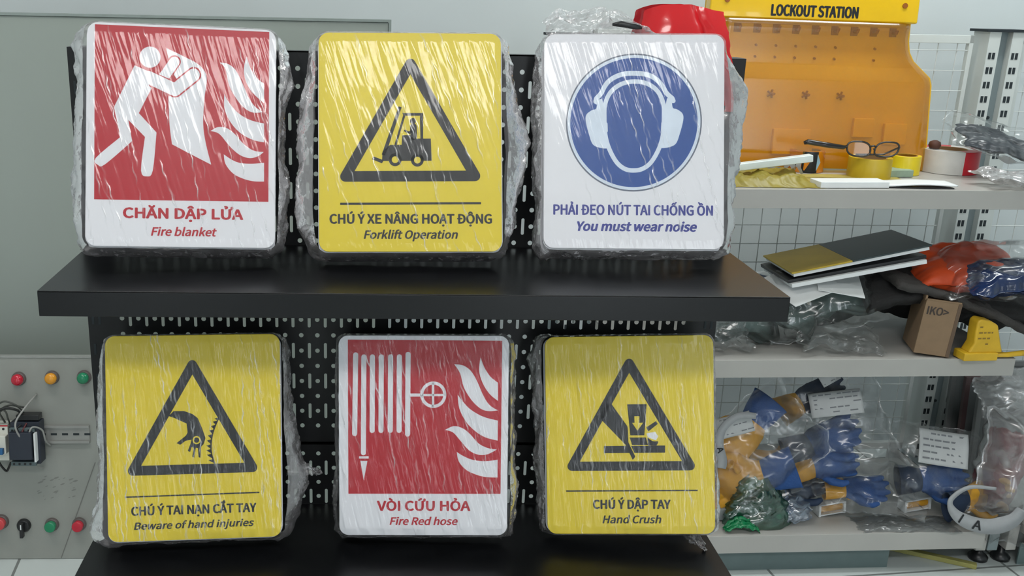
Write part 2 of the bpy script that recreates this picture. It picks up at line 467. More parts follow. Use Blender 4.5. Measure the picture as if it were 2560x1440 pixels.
class Print:
    """flat printed shapes given in photograph pixels of one sign, laid on its face"""
    def __init__(s, corners, w, h, org, scale):
        s.c = corners; s.w = w; s.h = h; s.o = org; s.k = scale
    def loc(s, X, Y):
        x = s.o[0] + X / s.k; y = s.o[1] + Y / s.k
        tl, tr, bl, br = s.c
        u = v = .5
        for _ in range(12):
            px = (1 - v) * ((1 - u) * tl[0] + u * tr[0]) + v * ((1 - u) * bl[0] + u * br[0])
            py = (1 - v) * ((1 - u) * tl[1] + u * tr[1]) + v * ((1 - u) * bl[1] + u * br[1])
            u += (x - px) / (tr[0] - tl[0]); v += (y - py) / (bl[1] - tl[1])
        return ((u - .5) * s.w, (1 - v) * s.h)
    def poly(s, mb, pts, y, mi=0, sm=0):
        P_ = smooth_poly(pts, sm) if sm else pts
        L_ = [s.loc(p[0], p[1]) for p in P_]
        tri = tessellate_polygon([[Vector((a, b, 0)) for a, b in L_]])
        mb.add([(a, y, b) for a, b in L_], [tuple(t) for t in tri], mi)
    def disc(s, mb, c, r, y, mi=0, n=48, ry=None):
        ry = ry or r
        s.poly(mb, [(c[0] + r * math.cos(2 * math.pi * k / n), c[1] + ry * math.sin(2 * math.pi * k / n)) for k in range(n)], y, mi)
    def ring(s, mb, c, r0, r1, y, mi=0, n=64):
        V = []
        for k in range(n):
            a = 2 * math.pi * k / n
            for r in (r0, r1):
                p = s.loc(c[0] + r * math.cos(a), c[1] + r * math.sin(a)); V.append((p[0], y, p[1]))
        mb.add(V, [(2 * k, 2 * k + 1, (2 * k + 3) % (2 * n), (2 * k + 2) % (2 * n)) for k in range(n)], mi)
    def stroke(s, mb, pts, w, y, mi=0, closed=False, caps=True):
        """ribbon of even width with round joins and ends, one clean strip"""
        pts = [Vector(p[:2]) for p in pts]; k = len(pts); h = w / 2; pairs = []
        def arc(c, a0, a1, n=8): return [c + Vector((math.cos(a0 + (a1 - a0) * i / n), math.sin(a0 + (a1 - a0) * i / n))) * h for i in range(n + 1)]
        for i, p in enumerate(pts):
            first, last = (not closed and i == 0), (not closed and i == k - 1)
            d0 = (p - pts[i - 1]).normalized() if not first else None
            d1 = (pts[(i + 1) % k] - p).normalized() if not last else None
            if first or last:
                d = d1 or d0; n_ = Vector((-d.y, d.x))
                pr = (p + n_ * h, p - n_ * h)
                if caps:
                    a = math.atan2(n_.y, n_.x); sg = 1 if first else -1
                    half = [(p + Vector((math.cos(a + sg * t), math.sin(a + sg * t))) * h, p + Vector((math.cos(a + sg * (math.pi - t)), math.sin(a + sg * (math.pi - t)))) * h) for t in [math.pi / 2 * (1 - j / 7) for j in range(7)]]
                    pairs += (half + [pr]) if first else ([pr] + half[::-1])
                else: pairs.append(pr)
                continue
            n0 = Vector((-d0.y, d0.x)); n1 = Vector((-d1.y, d1.x)); cr = d0.x * d1.y - d0.y * d1.x
            mt = (n0 + n1); mt = mt / max(.15, mt.dot(n0))
            if abs(cr) < .3: pairs.append((p + mt * h, p - mt * h)); continue
            sgn = 1 if cr > 0 else -1
            inner = p + mt * h * sgn
            a0 = math.atan2(*(-sgn * n0).yx); a1 = math.atan2(*(-sgn * n1).yx)
            while a1 - a0 > math.pi: a1 -= 2 * math.pi
            while a1 - a0 < -math.pi: a1 += 2 * math.pi
            for q in arc(p, a0, a1): pairs.append((inner, q) if sgn > 0 else (q, inner))
        V = []
        for l, r in pairs:
            for q in (l, r):
                g = s.loc(q.x, q.y); V.append((g[0], y, g[1]))
        n = len(pairs)
        mb.add(V, [(2 * i, 2 * i + 1, (2 * i + 3) % (2 * n), (2 * i + 2) % (2 * n)) for i in range(n if closed else n - 1)], mi)
    def text(s, mb, body, X0, X1, Yb, capY, y, mi=0, italic=False, bold=0):
        Ym = Yb
        a = s.loc(X0, Ym); b = s.loc(X1, Ym); t = s.loc((X0 + X1) / 2, capY); m_ = s.loc((X0 + X1) / 2, Ym)
        V, Fc = text_fit(body, a[0], b[0], m_[1], t[1] - m_[1], italic, bold)
        mb.add([(p[0], y - p[2], p[1]) for p in V], Fc, mi)

def rrect(w, h, r, n=6):
    out = []
    for cx, cz, a0 in ((w / 2 - r, h - r, 0), (-w / 2 + r, h - r, 90), (-w / 2 + r, r, 180), (w / 2 - r, r, 270)):
        for k in range(n + 1):
            a = math.radians(a0 + 90 * k / n)
            out.append((cx + r * math.cos(a), cz + r * math.sin(a)))
    return out

def interp(tab, t):
    for (a, va), (b, vb) in zip(tab, tab[1:]):
        if t <= b: return va + (vb - va) * max(0, (t - a)) / (b - a)
    return tab[-1][1]

SW, SH = .25, .30
def sign(name_label, pos, yaw, tilt, roll, thick, facemat, corners, org, scale, draw, left, right, seed, slant, shear=.009, ncrease=26, below=.009, tail=None, flap=False, edge=PVC):
    """one shrink-wrapped stack of identical sign plates leaning on the pegboard"""
    cy, sy = math.cos(math.radians(yaw)), math.sin(math.radians(yaw))
    Rz = Matrix.Rotation(math.radians(yaw), 4, 'Z'); Rx = Matrix.Rotation(-math.radians(tilt), 4, 'X'); Ry = Matrix.Rotation(math.radians(roll), 4, 'Y')
    M = Matrix.Translation(Vector(pos)) @ Rz @ Rx @ Ry
    rnd = random.Random(seed)
    root = empty('sign_stack', label=name_label, cat='sign', mat=M)
    pt = .0035
    face = MB().prism(rrect(SW, SH, .014), 0, pt).build('front_sign', facemat, root, bevel=.0006)
    pr_ = Print(corners, SW, SH, org, scale)
    draw(pr_, face)
    n = max(3, int((thick - pt) / .0062))
    for k in range(n):
        y0 = pt + .0008 + k * (thick - pt - .001) / n
        dx = rnd.uniform(-.0022, .0022); dz = -shear * (k + 1) / n + rnd.uniform(-.001, .001)
        o = MB().prism(rrect(SW - .001, SH - .001, .014, 4), y0, y0 + .0042).build('sign_plate', edge, root)
        o.location = (dx, 0, dz)
    # ---- the film: a front sheet with creases and a crumpled band all round
    wb = MB()
    lines = []
    for k in range(ncrease):
        x = rnd.uniform(-.52, .5); z = rnd.uniform(.25, 1.1); ln = rnd.uniform(.15, 1.0) * (1 if rnd.random() < .6 else .5)
        sl = slant + rnd.uniform(-.12, .12); wv = rnd.uniform(.0004, .0008); am = rnd.uniform(.2, .9)
        bend = rnd.uniform(-.06, .06)
        lines.append((x * SW, z * SH, ln * SH, sl, wv, am, bend))
    def cr(x, z):
        c = 0; hgt = 0
        for (lx, lz, ln, sl, wv, am, bend) in lines:
            t = (lz - z) / ln
            if t < 0 or t > 1: continue
            xx = lx + sl * (lz - z) + bend * math.sin(t * math.pi) * ln * .35 + .0009 * math.sin(z * 310 + lx * 900)
            d = abs(x - xx)
            if d < wv * 3:
                g = math.exp(-(d / wv) ** 2) * am * min(1, 6 * min(t, 1 - t) + .15) * (.55 + .45 * math.sin(z * 160 + lx * 500))
                c = max(c, g)
        return c
    nu, nv = 300, 170
    def fpos(u, v):
        x = (u - .5) * (SW + .002); z = v * (SH + .001)
        c = cr(x, z)
        e = min(u, 1 - u, v, 1 - v)
        base = .0016 + .0009 * fr((x * 14 + z * 4, z * 7, 0), 3, seed)
        base += (.0008 if pos[2] > 0 else .0017) * fr((x * 105 + z * 105 * slant, z * 8, 3), 3, seed)
        k = min(1, e * 25)
        return (x, -(max(.0006, base) * k + .0004 + c * .0012), z)
    # rounded corners: film follows the plate's corner radius
    def fpos2(u, v):
        p = fpos(u, v); x, y, z = p; r = .014
        hx = SW / 2 - r
        for sz, cz in ((1, SH - r), (-1, r)):
            if abs(x) > hx and (z - cz) * sz > 0:
                dx = abs(x) - hx; dz = abs(z - cz); l = max(dx, dz)
                d = math.hypot(dx, dz)
                if d > 0:
                    s_ = l / d * 1.0
                    x = math.copysign(hx + dx * s_, x); z = cz + sz * dz * s_
        return (x, y, z)
    wb.grid(nu, nv, fpos2, 0, crease=lambda u, v: cr((u - .5) * (SW + .002), v * SH))
    per = rrect(SW, SH, .014, 7)
    L_ = []
    tot = 0; acc = [0]
    for i in range(len(per)):
        a = per[i]; b = per[(i + 1) % len(per)]
        tot += math.hypot(b[0] - a[0], b[1] - a[1]); acc.append(tot)
    NU, NV = 420, 14
    def side(u, v):
        d = (u % 1.0) * tot; i = 0
        while i < len(per) - 1 and acc[i + 1] < d: i += 1
        a = per[i]; b = per[(i + 1) % len(per)]
        t = (d - acc[i]) / max(1e-9, acc[i + 1] - acc[i])
        x = a[0] + (b[0] - a[0]) * t; z = a[1] + (b[1] - a[1]) * t
        # outward normal of the rounded rectangle
        r = .014; qx = max(-SW / 2 + r, min(SW / 2 - r, x)); qz = max(r, min(SH - r, z))
        nx, nz = x - qx, z - qz; l = math.hypot(nx, nz)
        if l < 1e-6: nx, nz, l = x, z - SH / 2, math.hypot(x, z - SH / 2)
        nx /= l; nz /= l
        zt = 1 - z / SH
        bl = interp(left, zt); br_ = interp(right, zt)
        b_ = bl if nx < 0 else br_
        vert = .004 if nz > 0 else below
        bulge = abs(nx) * b_ + abs(nz) * vert
        bulge *= (.55 + .45 * abs(nx)) if abs(nz) > .5 else 1
        prof = math.sin(math.pi * min(1, (v * .94 + .02))) ** .55
        nn = fr((x * 26 + nx * 3, v * 3.2, z * 20), 5, seed + 2)
        n2 = fr((x * 25, v * 2, z * 16), 3, seed + 9)
        off = .0012 + prof * (bulge * (1 + .18 * n2) + (.006 if nz < .6 else .002) * nn * min(1, bulge / .008))
        off = max(.0009 + .0008 * prof, off)
        y = -.0004 + (thick + .002) * v + .003 * prof * fr((z * 40, x * 40, v * 5), 4, seed + 5)
        # the stack slides down towards the back, the film follows it
        return (x + nx * off, y, z + nz * off - (shear * v))
    def sidecr(u, v):
        return max(0, fr((u * 160, v * 7, 1), 4, seed + 4)) ** 2 * 1.6 * math.sin(math.pi * v)
    wb.grid(NU, NV, side, 1, crease=sidecr)
    if tail:
        for (x0, z0, x1, z1, wd) in tail:
            def tl(u, v, x0=x0, z0=z0, x1=x1, z1=z1, wd=wd):
                w_ = wd * (1 - u) ** .7
                px_ = x0 + (x1 - x0) * u; pz_ = z0 + (z1 - z0) * u
                dx, dz = x1 - x0, z1 - z0; l = math.hypot(dx, dz)
                q = (v - .5) * 2 * w_
                return (px_ - dz / l * q + .003 * fr((u * 9, v * 5, 1), 3, seed), thick * .45 + .012 * fr((u * 5, v * 4, 2), 4, seed) + .012 * (1 - u) * math.cos(v * 9), pz_ + dx / l * q + .003 * fr((u * 9, v * 5, 4), 3, seed))
            wb.grid(30, 18, tl, 1, crease=lambda u, v: max(0, fr((u * 12, v * 9, 2), 3, seed)) * .9)
    if flap:
        def fl(u, v):
            x = -.115 + .20 * u; top = .035 + .022 * math.sin(u * 5.2) + .012 * fr((u * 4, 0, 0), 3, seed)
            return (x - .01 * v, thick * .5 + .018 * fr((u * 6, v * 4, 1), 4, seed) + .02 * v, SH - .004 + top * v * (1 if u < .95 else .3))
        wb.grid(70, 30, fl, 1, crease=lambda u, v: max(0, fr((u * 14, v * 5, 6), 3, seed)) ** 1.5 * 1.2)
    wrap = wb.build('plastic_wrap', [FRONTF, SIDEF], root, recalc=False)
    for p in wrap.data.polygons: p.use_smooth = True
    tag(wrap, 'clear crumpled plastic film')
    return root

# flames shared by the two fire signs
def tri_pts(ax, ay, lx, ly, rx, ry): return [(ax, ay), (lx, ly), (rx, ry)]

def mkprint(face, name, mb, mats):
    return mb.build(name, mats, face, recalc=False)

def draw1(p, face):
    a = MB(); p.poly(a, [(215, 78), (1222, 115), (1218, 1088), (213, 1065)], -.00015); mkprint(face, 'colour_field', a, REDP)
    b = MB(); y = -.0003
    p.poly(b, [(620, 210, 1), (710, 252), (800, 298), (845, 345), (855, 400), (842, 500), (835, 640), (850, 750), (882, 874, 1), (760, 812), (655, 757, 1), (641, 650), (633, 490, 1), (690, 420), (650, 330)], y, 0, 4)
    p.disc(b, (528, 263), 60, y)
    p.poly(b, [(440, 310, 1), (540, 352), (650, 405), (700, 440), (665, 492, 1), (640, 478), (545, 424, 1), (465, 580, 1), (566, 690, 1), (545, 905), (512, 938), (478, 905), (500, 715, 1), (405, 618, 1), (427, 738, 1), (275, 868), (235, 872), (222, 832), (360, 715, 1), (324, 545, 1)], y, 0, 4)
    p.stroke(b, [(610, 375), (668, 288)], 74, y - .0001, 1); p.stroke(b, [(595, 392), (668, 290)], 60, y - .0002, 0)
    p.stroke(b, [(560, 400), (672, 448), (780, 362)], 88, y - .0003, 1); p.stroke(b, [(520, 378), (672, 448), (779, 363)], 72, y - .0004, 0)
    for fl in FL1: p.poly(b, fl, y, 0, 4)
    mkprint(face, 'pictogram', b, [PVC, REDP])
    c = MB(); p.text(c, 'CHĂN DẬP LỬA', 375, 1070, 1178, 1123, -.0003, 0, bold=.0009)
    p.text(c, 'Fire blanket', 535, 915, 1276, 1231, -.0003, 0, italic=True, bold=.0005)
    mkprint(face, 'lettering', c, REDP)
FL1 = [
 [(1088, 255, 1), (1072, 330), (1085, 400), (1120, 460), (1192, 525, 1), (1192, 412, 1), (1150, 380), (1110, 320)],
 [(932, 292, 1), (965, 330), (985, 420), (1030, 500), (1080, 555), (1130, 578), (1187, 575, 1), (1140, 545), (1100, 490), (1060, 400), (1020, 330), (975, 298)],
 [(958, 470, 1), (960, 560), (1000, 640), (1060, 700), (1130, 735), (1192, 748, 1), (1192, 640, 1), (1110, 620), (1040, 580), (985, 520)],
 [(878, 682, 1), (930, 700), (990, 770), (1050, 820), (1110, 838), (1160, 825), (1190, 803, 1), (1130, 795), (1070, 755), (1020, 700), (970, 665), (920, 660)],
 [(955, 815, 1), (965, 870), (1010, 925), (1070, 955), (1130, 970), (1192, 972, 1), (1192, 865, 1), (1120, 870), (1050, 865), (1000, 845)]]
FL5 = [
 [(1032, 190, 1), (1022, 270), (1045, 350), (1090, 420), (1145, 465, 1), (1145, 350, 1), (1095, 310), (1055, 250)],
 [(862, 232, 1), (900, 290), (925, 380), (975, 460), (1035, 515), (1090, 530), (1145, 525, 1), (1090, 490), (1050, 430), (1010, 340), (970, 275), (920, 240)],
 [(885, 425, 1), (895, 510), (935, 590), (990, 650), (1060, 695), (1145, 718, 1), (1145, 590, 1), (1050, 565), (970, 520), (920, 470)],
 [(803, 650, 1), (855, 665), (905, 720), (960, 780), (1020, 808), (1080, 805), (1140, 775, 1), (1080, 765), (1020, 735), (970, 680), (920, 640), (860, 625)],
 [(880, 790, 1), (893, 850), (935, 900), (990, 930), (1060, 950), (1145, 955, 1), (1145, 840, 1), (1060, 850), (980, 840), (920, 815)]]

def draw2(p, face):
    b = MB(); y = -.00015
    p.stroke(b, tri_pts(719, 262, 336, 922, 1106, 922), 62, y, 0, closed=True)
    p.poly(b, [(650, 512), (668, 517), (572, 800), (550, 795)], y)
    p.stroke(b, [(632, 738), (685, 560)], 13, y, 0, caps=False); p.poly(b, [(672, 551), (796, 551), (796, 567), (680, 567)], y)
    p.poly(b, [(776, 551), (796, 551), (796, 705), (780, 705)], y)
    p.poly(b, [(556, 775), (600, 738), (668, 738), (672, 682), (720, 680), (742, 702), (842, 702), (847, 832), (552, 832)], y)
    p.disc(b, (630, 825), 38, y); p.disc(b, (762, 828), 38, y)
    p.disc(b, (630, 825), 20, y - .0001, 1); p.disc(b, (762, 828), 20, y - .0001, 1)
    p.poly(b, [(492, 822), (500, 805), (562, 828), (552, 846)], y)
    p.disc(b, (735, 598), 18, y); p.stroke(b, [(738, 632), (740, 690)], 40, y); p.stroke(b, [(688, 655), (714, 668)], 12, y); p.stroke(b, [(715, 665), (740, 650)], 14, y)
    p.poly(b, [(305, 1076), (1142, 1076), (1142, 1089), (305, 1089)], y)
    mkprint(face, 'pictogram', b, [BLKP, PVCY])
    c = MB(); p.text(c, 'CHÚ Ý XE NÂNG HOẠT ĐỘNG', 242, 1208, 1199, 1146, y, 0, bold=.00075)
    p.text(c, 'Forklift Operation', 445, 1005, 1288, 1241, y, 0, italic=True, bold=.00055)
    mkprint(face, 'lettering', c, BLKP)

def draw3(p, face):
    b = MB(); y = -.00015; c0 = (577, 670)
    p.disc(b, c0, 374, y, 2, 96); p.disc(b, c0, 366, y - .0001, 0, 96); p.disc(b, c0, 350, y - .0002, 1, 96)
    y -= .0003
    band = [(392, 565), (400, 505), (438, 445), (505, 410), (580, 404), (655, 414), (712, 450), (752, 510), (768, 565)]
    p.stroke(b, [q[:2] for q in smooth_poly(band, 4)][:-4], 26, y)
    head = [(415, 640), (418, 570), (448, 505), (505, 462), (578, 448), (652, 462), (708, 505), (738, 570), (742, 640), (738, 735), (715, 815), (672, 888), (625, 922), (578, 930), (530, 922), (483, 885), (442, 812), (420, 735)]
    p.stroke(b, [q[:2] for q in smooth_poly(head, 4)], 24, y - .00003, closed=True)
    ml = [(375, 545, 1), (402, 540, 1), (412, 600), (408, 648), (432, 672, 1), (434, 718, 1), (424, 735), (442, 800, 1), (430, 810), (390, 806), (352, 788), (332, 740), (312, 662), (316, 625), (345, 602), (370, 592)]
    y -= .00006
    p.poly(b, ml, y, 0, 4)
    p.poly(b, [(1158 - q[0] + 2, *q[1:]) for q in ml], y, 0, 4)
    mkprint(face, 'pictogram', b, [pm('pale sign white', srgb(214, 224, 236), .45), BLUEP, GREYP])
    c = MB(); p.text(c, 'PHẢI ĐEO NÚT TAI CHỐNG ỒN', 133, 1018, 1170, 1118, -.00015, 0, bold=.0007)
    p.text(c, 'You must wear noise', 265, 930, 1257, 1209, -.00015, 0, italic=True, bold=.00085)
    mkprint(face, 'lettering', c, NAVYP)

def draw4(p, face):
    b = MB(); y = -.00015
    p.stroke(b, tri_pts(742, 238, 358, 915, 1136, 893), 62, y, 0, closed=True)
    p.poly(b, [(590, 565), (622, 533), (690, 532), (745, 552), (778, 578), (805, 640), (828, 705), (815, 745), (800, 760), (795, 832), (783, 827), (779, 770), (765, 767), (755, 832), (742, 824), (752, 767), (738, 762), (728, 795), (713, 787), (733, 735), (737, 716), (700, 722), (665, 748), (640, 738), (700, 690), (712, 670), (705, 612), (660, 592), (620, 574)], y)
    p.ring(b, (770, 718), 17, 26, y - .0001, 1, 32)
    arc = [(916, 572), (893, 620), (873, 680), (864, 745), (867, 805), (886, 866)]
    sm = [q[:2] for q in smooth_poly([(arc[0][0], arc[0][1], 1)] + arc[1:-1] + [(arc[-1][0], arc[-1][1], 1)], 4)][:21]
    p.stroke(b, sm, 9, y)
    for k in range(0, 20, 2):
        q = sm[k]; r = sm[min(k + 2, 20)]
        p.poly(b, [(q[0], q[1]), (r[0], r[1]), (q[0] - 31, q[1] + 8)], y)
    p.poly(b, [(305, 1079), (1183, 1050), (1183, 1059), (305, 1088)], y)
    mkprint(face, 'pictogram', b, [BLKP, PVCY])
    c = MB(); p.text(c, 'CHÚ Ý TAI NẠN CẮT TAY', 345, 1165, 1190, 1135, y, 0, bold=.00075)
    p.text(c, 'Beware of hand injuries', 362, 1150, 1281, 1237, y, 0, italic=True, bold=.00055)
    mkprint(face, 'lettering', c, BLKP)

def draw5(p, face):
    a = MB(); p.poly(a, [(178, 75), (1170, 85), (1165, 1060), (178, 1060)], -.00015); mkprint(face, 'colour_field', a, REDP)
    b = MB(); y = -.0003
    for pts in ([(228, 172), (220, 672)], [(281, 185), (276, 795)], [(336, 185), (333, 652)], [(393, 185), (390, 652)], [(453, 185), (450, 652)], [(509, 185), (507, 652)], [(565, 170), (562, 675)]):
        p.stroke(b, pts, 33, y)
    p.poly(b, [(575, 417), (660, 417), (660, 437), (575, 437)], y)
    p.ring(b, (728, 425), 64, 84, y); p.stroke(b, [(660, 427), (796, 427)], 15, y); p.stroke(b, [(726, 355), (726, 497)], 15, y)
    p.poly(b, [(248, 818), (310, 818), (310, 833), (248, 833)], y); p.poly(b, [(256, 848), (302, 848), (278, 974)], y)
    for fl in FL5: p.poly(b, fl, y, 0, 4)
    mkprint(face, 'pictogram', b, [PVC])
    c = MB(); p.text(c, 'VÒI CỨU HỎA', 362, 970, 1168, 1108, -.0003, 0, bold=.0009)
    p.text(c, 'Fire Red hose', 445, 888, 1261, 1214, -.0003, 0, italic=True, bold=.00055)
    mkprint(face, 'lettering', c, REDP)

def draw6(p, face):
    b = MB(); y = -.00015
    p.stroke(b, tri_pts(677, 242, 308, 900, 1072, 898), 60, y, 0, closed=True)
    p.poly(b, [(490, 520), (555, 485), (668, 645), (676, 745), (720, 838), (702, 860), (655, 762), (500, 602)], y)
    p.poly(b, [(665, 503), (790, 503), (776, 702), (686, 702)], y)
    p.poly(b, [(711, 580), (744, 580), (742, 622), (768, 622), (732, 672), (697, 622), (713, 622)], y - .0001, 1)
    p.poly(b, [(515, 770), (910, 768), (910, 814), (515, 816)], y)
    p.poly(b, [(682, 716), (786, 716), (800, 764), (698, 766)], y)
    p.poly(b, [(788, 652), (850, 612), (862, 630), (802, 678)], y)
    p.poly(b, [(795, 715, 1), (830, 740), (866, 742), (855, 768, 1), (800, 768, 1)], y, 0, 3)
    p.poly(b, [(790, 690), (845, 680), (866, 710), (850, 735), (800, 715)], y - .0001, 2)
    p.stroke(b, [(680, 709), (785, 709)], 6, y - .0001, 1); p.stroke(b, [(695, 767), (800, 767)], 5, y - .0001, 1)
    p.stroke(b, [(672, 640), (676, 745), (722, 840)], 5, y - .0001, 1)
    p.poly(b, [(268, 1056), (1122, 1051), (1122, 1060), (268, 1065)], y)
    mkprint(face, 'pictogram', b, [BLKP, PVCY, PVC])
    c = MB(); p.text(c, 'CHÚ Ý DẬP TAY', 443, 950, 1173, 1118, y, 0, bold=.0008)
    p.text(c, 'Hand Crush', 505, 890, 1267, 1219, y, 0, italic=True, bold=.00055)
    mkprint(face, 'lettering', c, BLKP)

k_ = .25 / 460  # metres per photograph pixel on the sign faces
def sil(tab): return [(t, v * k_) for t, v in tab]
sign('shrink-wrapped red fire blanket signs, first on the upper shelf', (-.3099, -.1583, .1541), 7.3, 18, 1.9, .046, PVC,
     [(215, 58), (692, 76), (212, 610), (690, 622)], (140, 30), 2.286, draw1,
     sil([(0, 12), (.08, 35), (.25, 26), (.5, 33), (.7, 40), (.85, 34), (1, 18)]), sil([(0, 8), (.08, 26), (.22, 36), (.35, 22), (.55, 22), (.68, 32), (.85, 27), (1, 14)]), 1, .28, ncrease=34, below=.006)
sign('shrink-wrapped yellow forklift warning signs, middle of the upper shelf', (0, -.1547, .1501), .3, 18, -.6, .055, PVCY,
     [(794, 82), (1253, 86), (797, 627), (1257, 629)], (720, 50), 2.361, draw2,
     sil([(0, 8), (.05, 22), (.2, 30), (.38, 52), (.6, 60), (.75, 64), (.88, 50), (1, 14)]), sil([(0, 10), (.12, 38), (.3, 48), (.47, 70), (.6, 62), (.76, 46), (.88, 30), (1, 10)]), 2, .30, ncrease=30, below=.003)
sign('shrink-wrapped white ear protection signs with blue disc, upper shelf', (.3106, -.1374, .1532), -3.5, 18, -1.0, .036, PVC,
     [(1360, 84), (1810, 92), (1356, 618), (1815, 622)], (1320, 0), 2.1818, draw3,
     sil([(0, 6), (.07, 18), (.4, 22), (.8, 18), (1, 22)]), sil([(0, 5), (.08, 12), (.22, 58), (.28, 66), (.4, 54), (.6, 46), (.78, 28), (.88, 36), (1, 10)]), 3, .30, ncrease=22, flap=True)
sign('shrink-wrapped yellow hand cutting warning signs, first on the lower shelf', (-.3076, -.1706, -.2838), 4.3, 15, .2, .058, PVCY,
     [(264, 843), (697, 834), (266, 1354), (709, 1341)], (190, 820), 2.571, draw4,
     sil([(0, 6), (.1, 22), (.4, 30), (.6, 26), (.8, 36), (.95, 54), (1, 26)]), sil([(0, 8), (.07, 24), (.2, 24), (.4, 32), (.56, 48), (.68, 74), (.75, 70), (.85, 52), (1, 16)]), 4, .12, ncrease=60, tail=[(.135, .10, .185, .088, .018)])
sign('shrink-wrapped red fire hose signs, middle of the lower shelf', (.0266, -.1556, -.2858), -2.1, 12, -1.0, .056, PVC,
     [(846, 839), (1272, 841), (846, 1337), (1270, 1337)], (800, 820), 2.571, draw5,
     sil([(0, 6), (.3, 10), (.7, 12), (.9, 16), (1, 10)]), sil([(0, 6), (.1, 16), (.4, 22), (.7, 26), (.9, 28), (1, 12)]), 5, .22, ncrease=48)
sign('shrink-wrapped yellow hand crush warning signs, lower shelf', (.3418, -.1469, -.2888), -6.7, 15, -3.4, .04, PVCY,
     [(1364, 845), (1779, 847), (1366, 1341), (1792, 1339)], (1310, 820), 2.571, draw6,
     sil([(0, 20), (.08, 42), (.22, 34), (.4, 24), (.7, 27), (.9, 20), (1, 12)]), sil([(0, 4), (.3, 8), (.7, 12), (.9, 18), (1, 10)]), 6, .08, ncrease=40, shear=.004, below=.002, tail=[(.09, -.002, .115, -.03, .012)])

#@@ITEMS@@
# ------------------------------------------------------------------ white shelving unit
RM = Matrix.Translation((.72, .6, ZF)) @ Matrix.Rotation(math.radians(2), 4, 'Z')
rk = empty('shelving_unit', label='white steel gondola shelving with wire mesh back, beside the black display', cat='shelving', mat=RM)
ZS1, ZS2, ZS3 = .101, -.287, -.733
def rack_shelf(zt, lip, x0, x1, base=False):
    b = MB().box((x0, .0, zt - .003), (x1, .40, zt)).box((x0, -.0015, zt - lip), (x1, .012, zt + .0005)).box((x0, .012, zt - lip), (x1, .02, zt - lip + .0015))
    b.box((x0, .01, zt - .022), (x0 + .0015, .4, zt)); b.box((x1 - .0015, .01, zt - .022), (x1, .4, zt))
    o = b.build('shelf', RACK, rk, bevel=.0012)
    if not base:
        for x in (x1 - .006, x0 + .006):
            MB().prism([(.02, 0), (.41, 0), (.41, -.07), (.36, -.07)], -.0015, .0015, M=Matrix(((0, 1, 0, x), (1, 0, 0, 0), (0, 0, 1, zt - .004), (0, 0, 0, 1)))).build('bracket', RACKGREY, o)
    else:
        MB().box((x0, .022, .0), (x1 - .22 if x1 < 1 else x1, .026, zt - lip - .001)).build('shadow_plate', pm('shaded steel', srgb(92, 108, 108), .4), o)  # added dark plate, its colour stands in for the base shelf's shadow
rack_shelf(ZS1 - ZF, .041, -.205, .70)
rack_shelf(ZS2 - ZF, .042, -.205, .70)
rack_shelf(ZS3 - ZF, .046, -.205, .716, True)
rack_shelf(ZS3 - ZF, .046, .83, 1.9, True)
def upright(x, ztop=1.262):
    b = MB().box((x, .405, .0), (x + .03, .47, ztop)).box((x + .06, .405, .0), (x + .09, .47, ztop)).box((x + .03, .425, .0), (x + .06, .47, ztop), 1)
    b.box((x - .01, .40, ztop), (x + .1, .475, ztop + .006), 2)
    for s_ in (0, .06):
        for k in range(33):
            z = .06 + k * .0355
            for dx in (.0085, .0185):
                b.box((x + s_ + dx - .0035, .4042, z), (x + s_ + dx + .0035, .4052, z + .016), 2)
    for z in (.27, .66, 1.05): b.tube([(x + .045, .424, z), (x + .045, .42, z)], .004, 8, 2)
    b.build('upright', [UPR, RACKGREY, HOLE], rk)
upright(.764); upright(-.33, 1.235)
def mesh_panel(x0, x1, z0, z1):
    f = MB(); t = .011
    f.box((x0, .43, z0), (x0 + t, .445, z1)).box((x1 - t, .43, z0), (x1, .445, z1)).box((x0, .43, z1 - .02), (x1, .445, z1)).box((x0, .43, z0), (x1, .445, z0 + .02))
    o = f.build('mesh_frame', UPR, rk, bevel=.001)
    w = MB(); x = x0 + .03
    while x < x1 - .02:
        w.tube([(x, .437, z0 + .01), (x, .437, z1 - .01)], .0013, 6); x += .05
    z = z0 + .045
    while z < z1 - .02:
        w.tube([(x0 + .005, .434, z), (x1 - .005, .434, z)], .0013, 6); z += .05
    w.build('wire_mesh', WIRE, o)
mesh_panel(-.225, .742, .12, 1.252)
mesh_panel(.87, 1.9, .12, 1.252)
for x, mt in ((.722, RACK), (.752, RACKGREY), (.80, RACK)):
    MB().box((x, .03, .035), (x + .026, .47, .105)).build('base_leg', mt, rk, bevel=.002)
for x in (.748, .806):
    MB().lathe([(0, .0), (.022, .0), (.023, .008), (.015, .018), (.008, .022), (.008, .036), (0, .036)], 20, Matrix.Translation((x, .052, .0))).build('levelling_foot', DARK, rk, smooth=True)

# ------------------------------------------------------------------ lockout station on the top shelf
LM = Matrix.Translation((.948, .865, ZS1 + .0053)) @ Matrix.Rotation(math.radians(-6), 4, 'X') @ Matrix.Rotation(math.radians(.9), 4, 'Y')
lk = empty('lockout_station', label='yellow lockout station board with amber see-through cover on the top white shelf', cat='lockout board', mat=LM)
hw = [(.322, .0), (.318, .08), (.312, .20), (.306, .218), (.262, .255), (.250, .275), (.245, .30), (.243, .404)]
poly = [(x, z) for x, z in hw] + [(-x, z) for x, z in reversed(hw)]
MB().prism(poly, .0, .006).build('back_board', pm('amber board', srgb(224, 174, 30), .4, var=.08, scale=5), lk, bevel=.001)
MB().box((-.243, -.032, .337), (.243, .004, .404)).build('header', pm('lockout yellow', srgb(236, 190, 20), .18, var=.02, coat=.5), lk, bevel=.004)
lt = MB(); V, Fc = text_fit('LOCKOUT STATION', -.102, .102, .3450, .0235, bold=.0017)
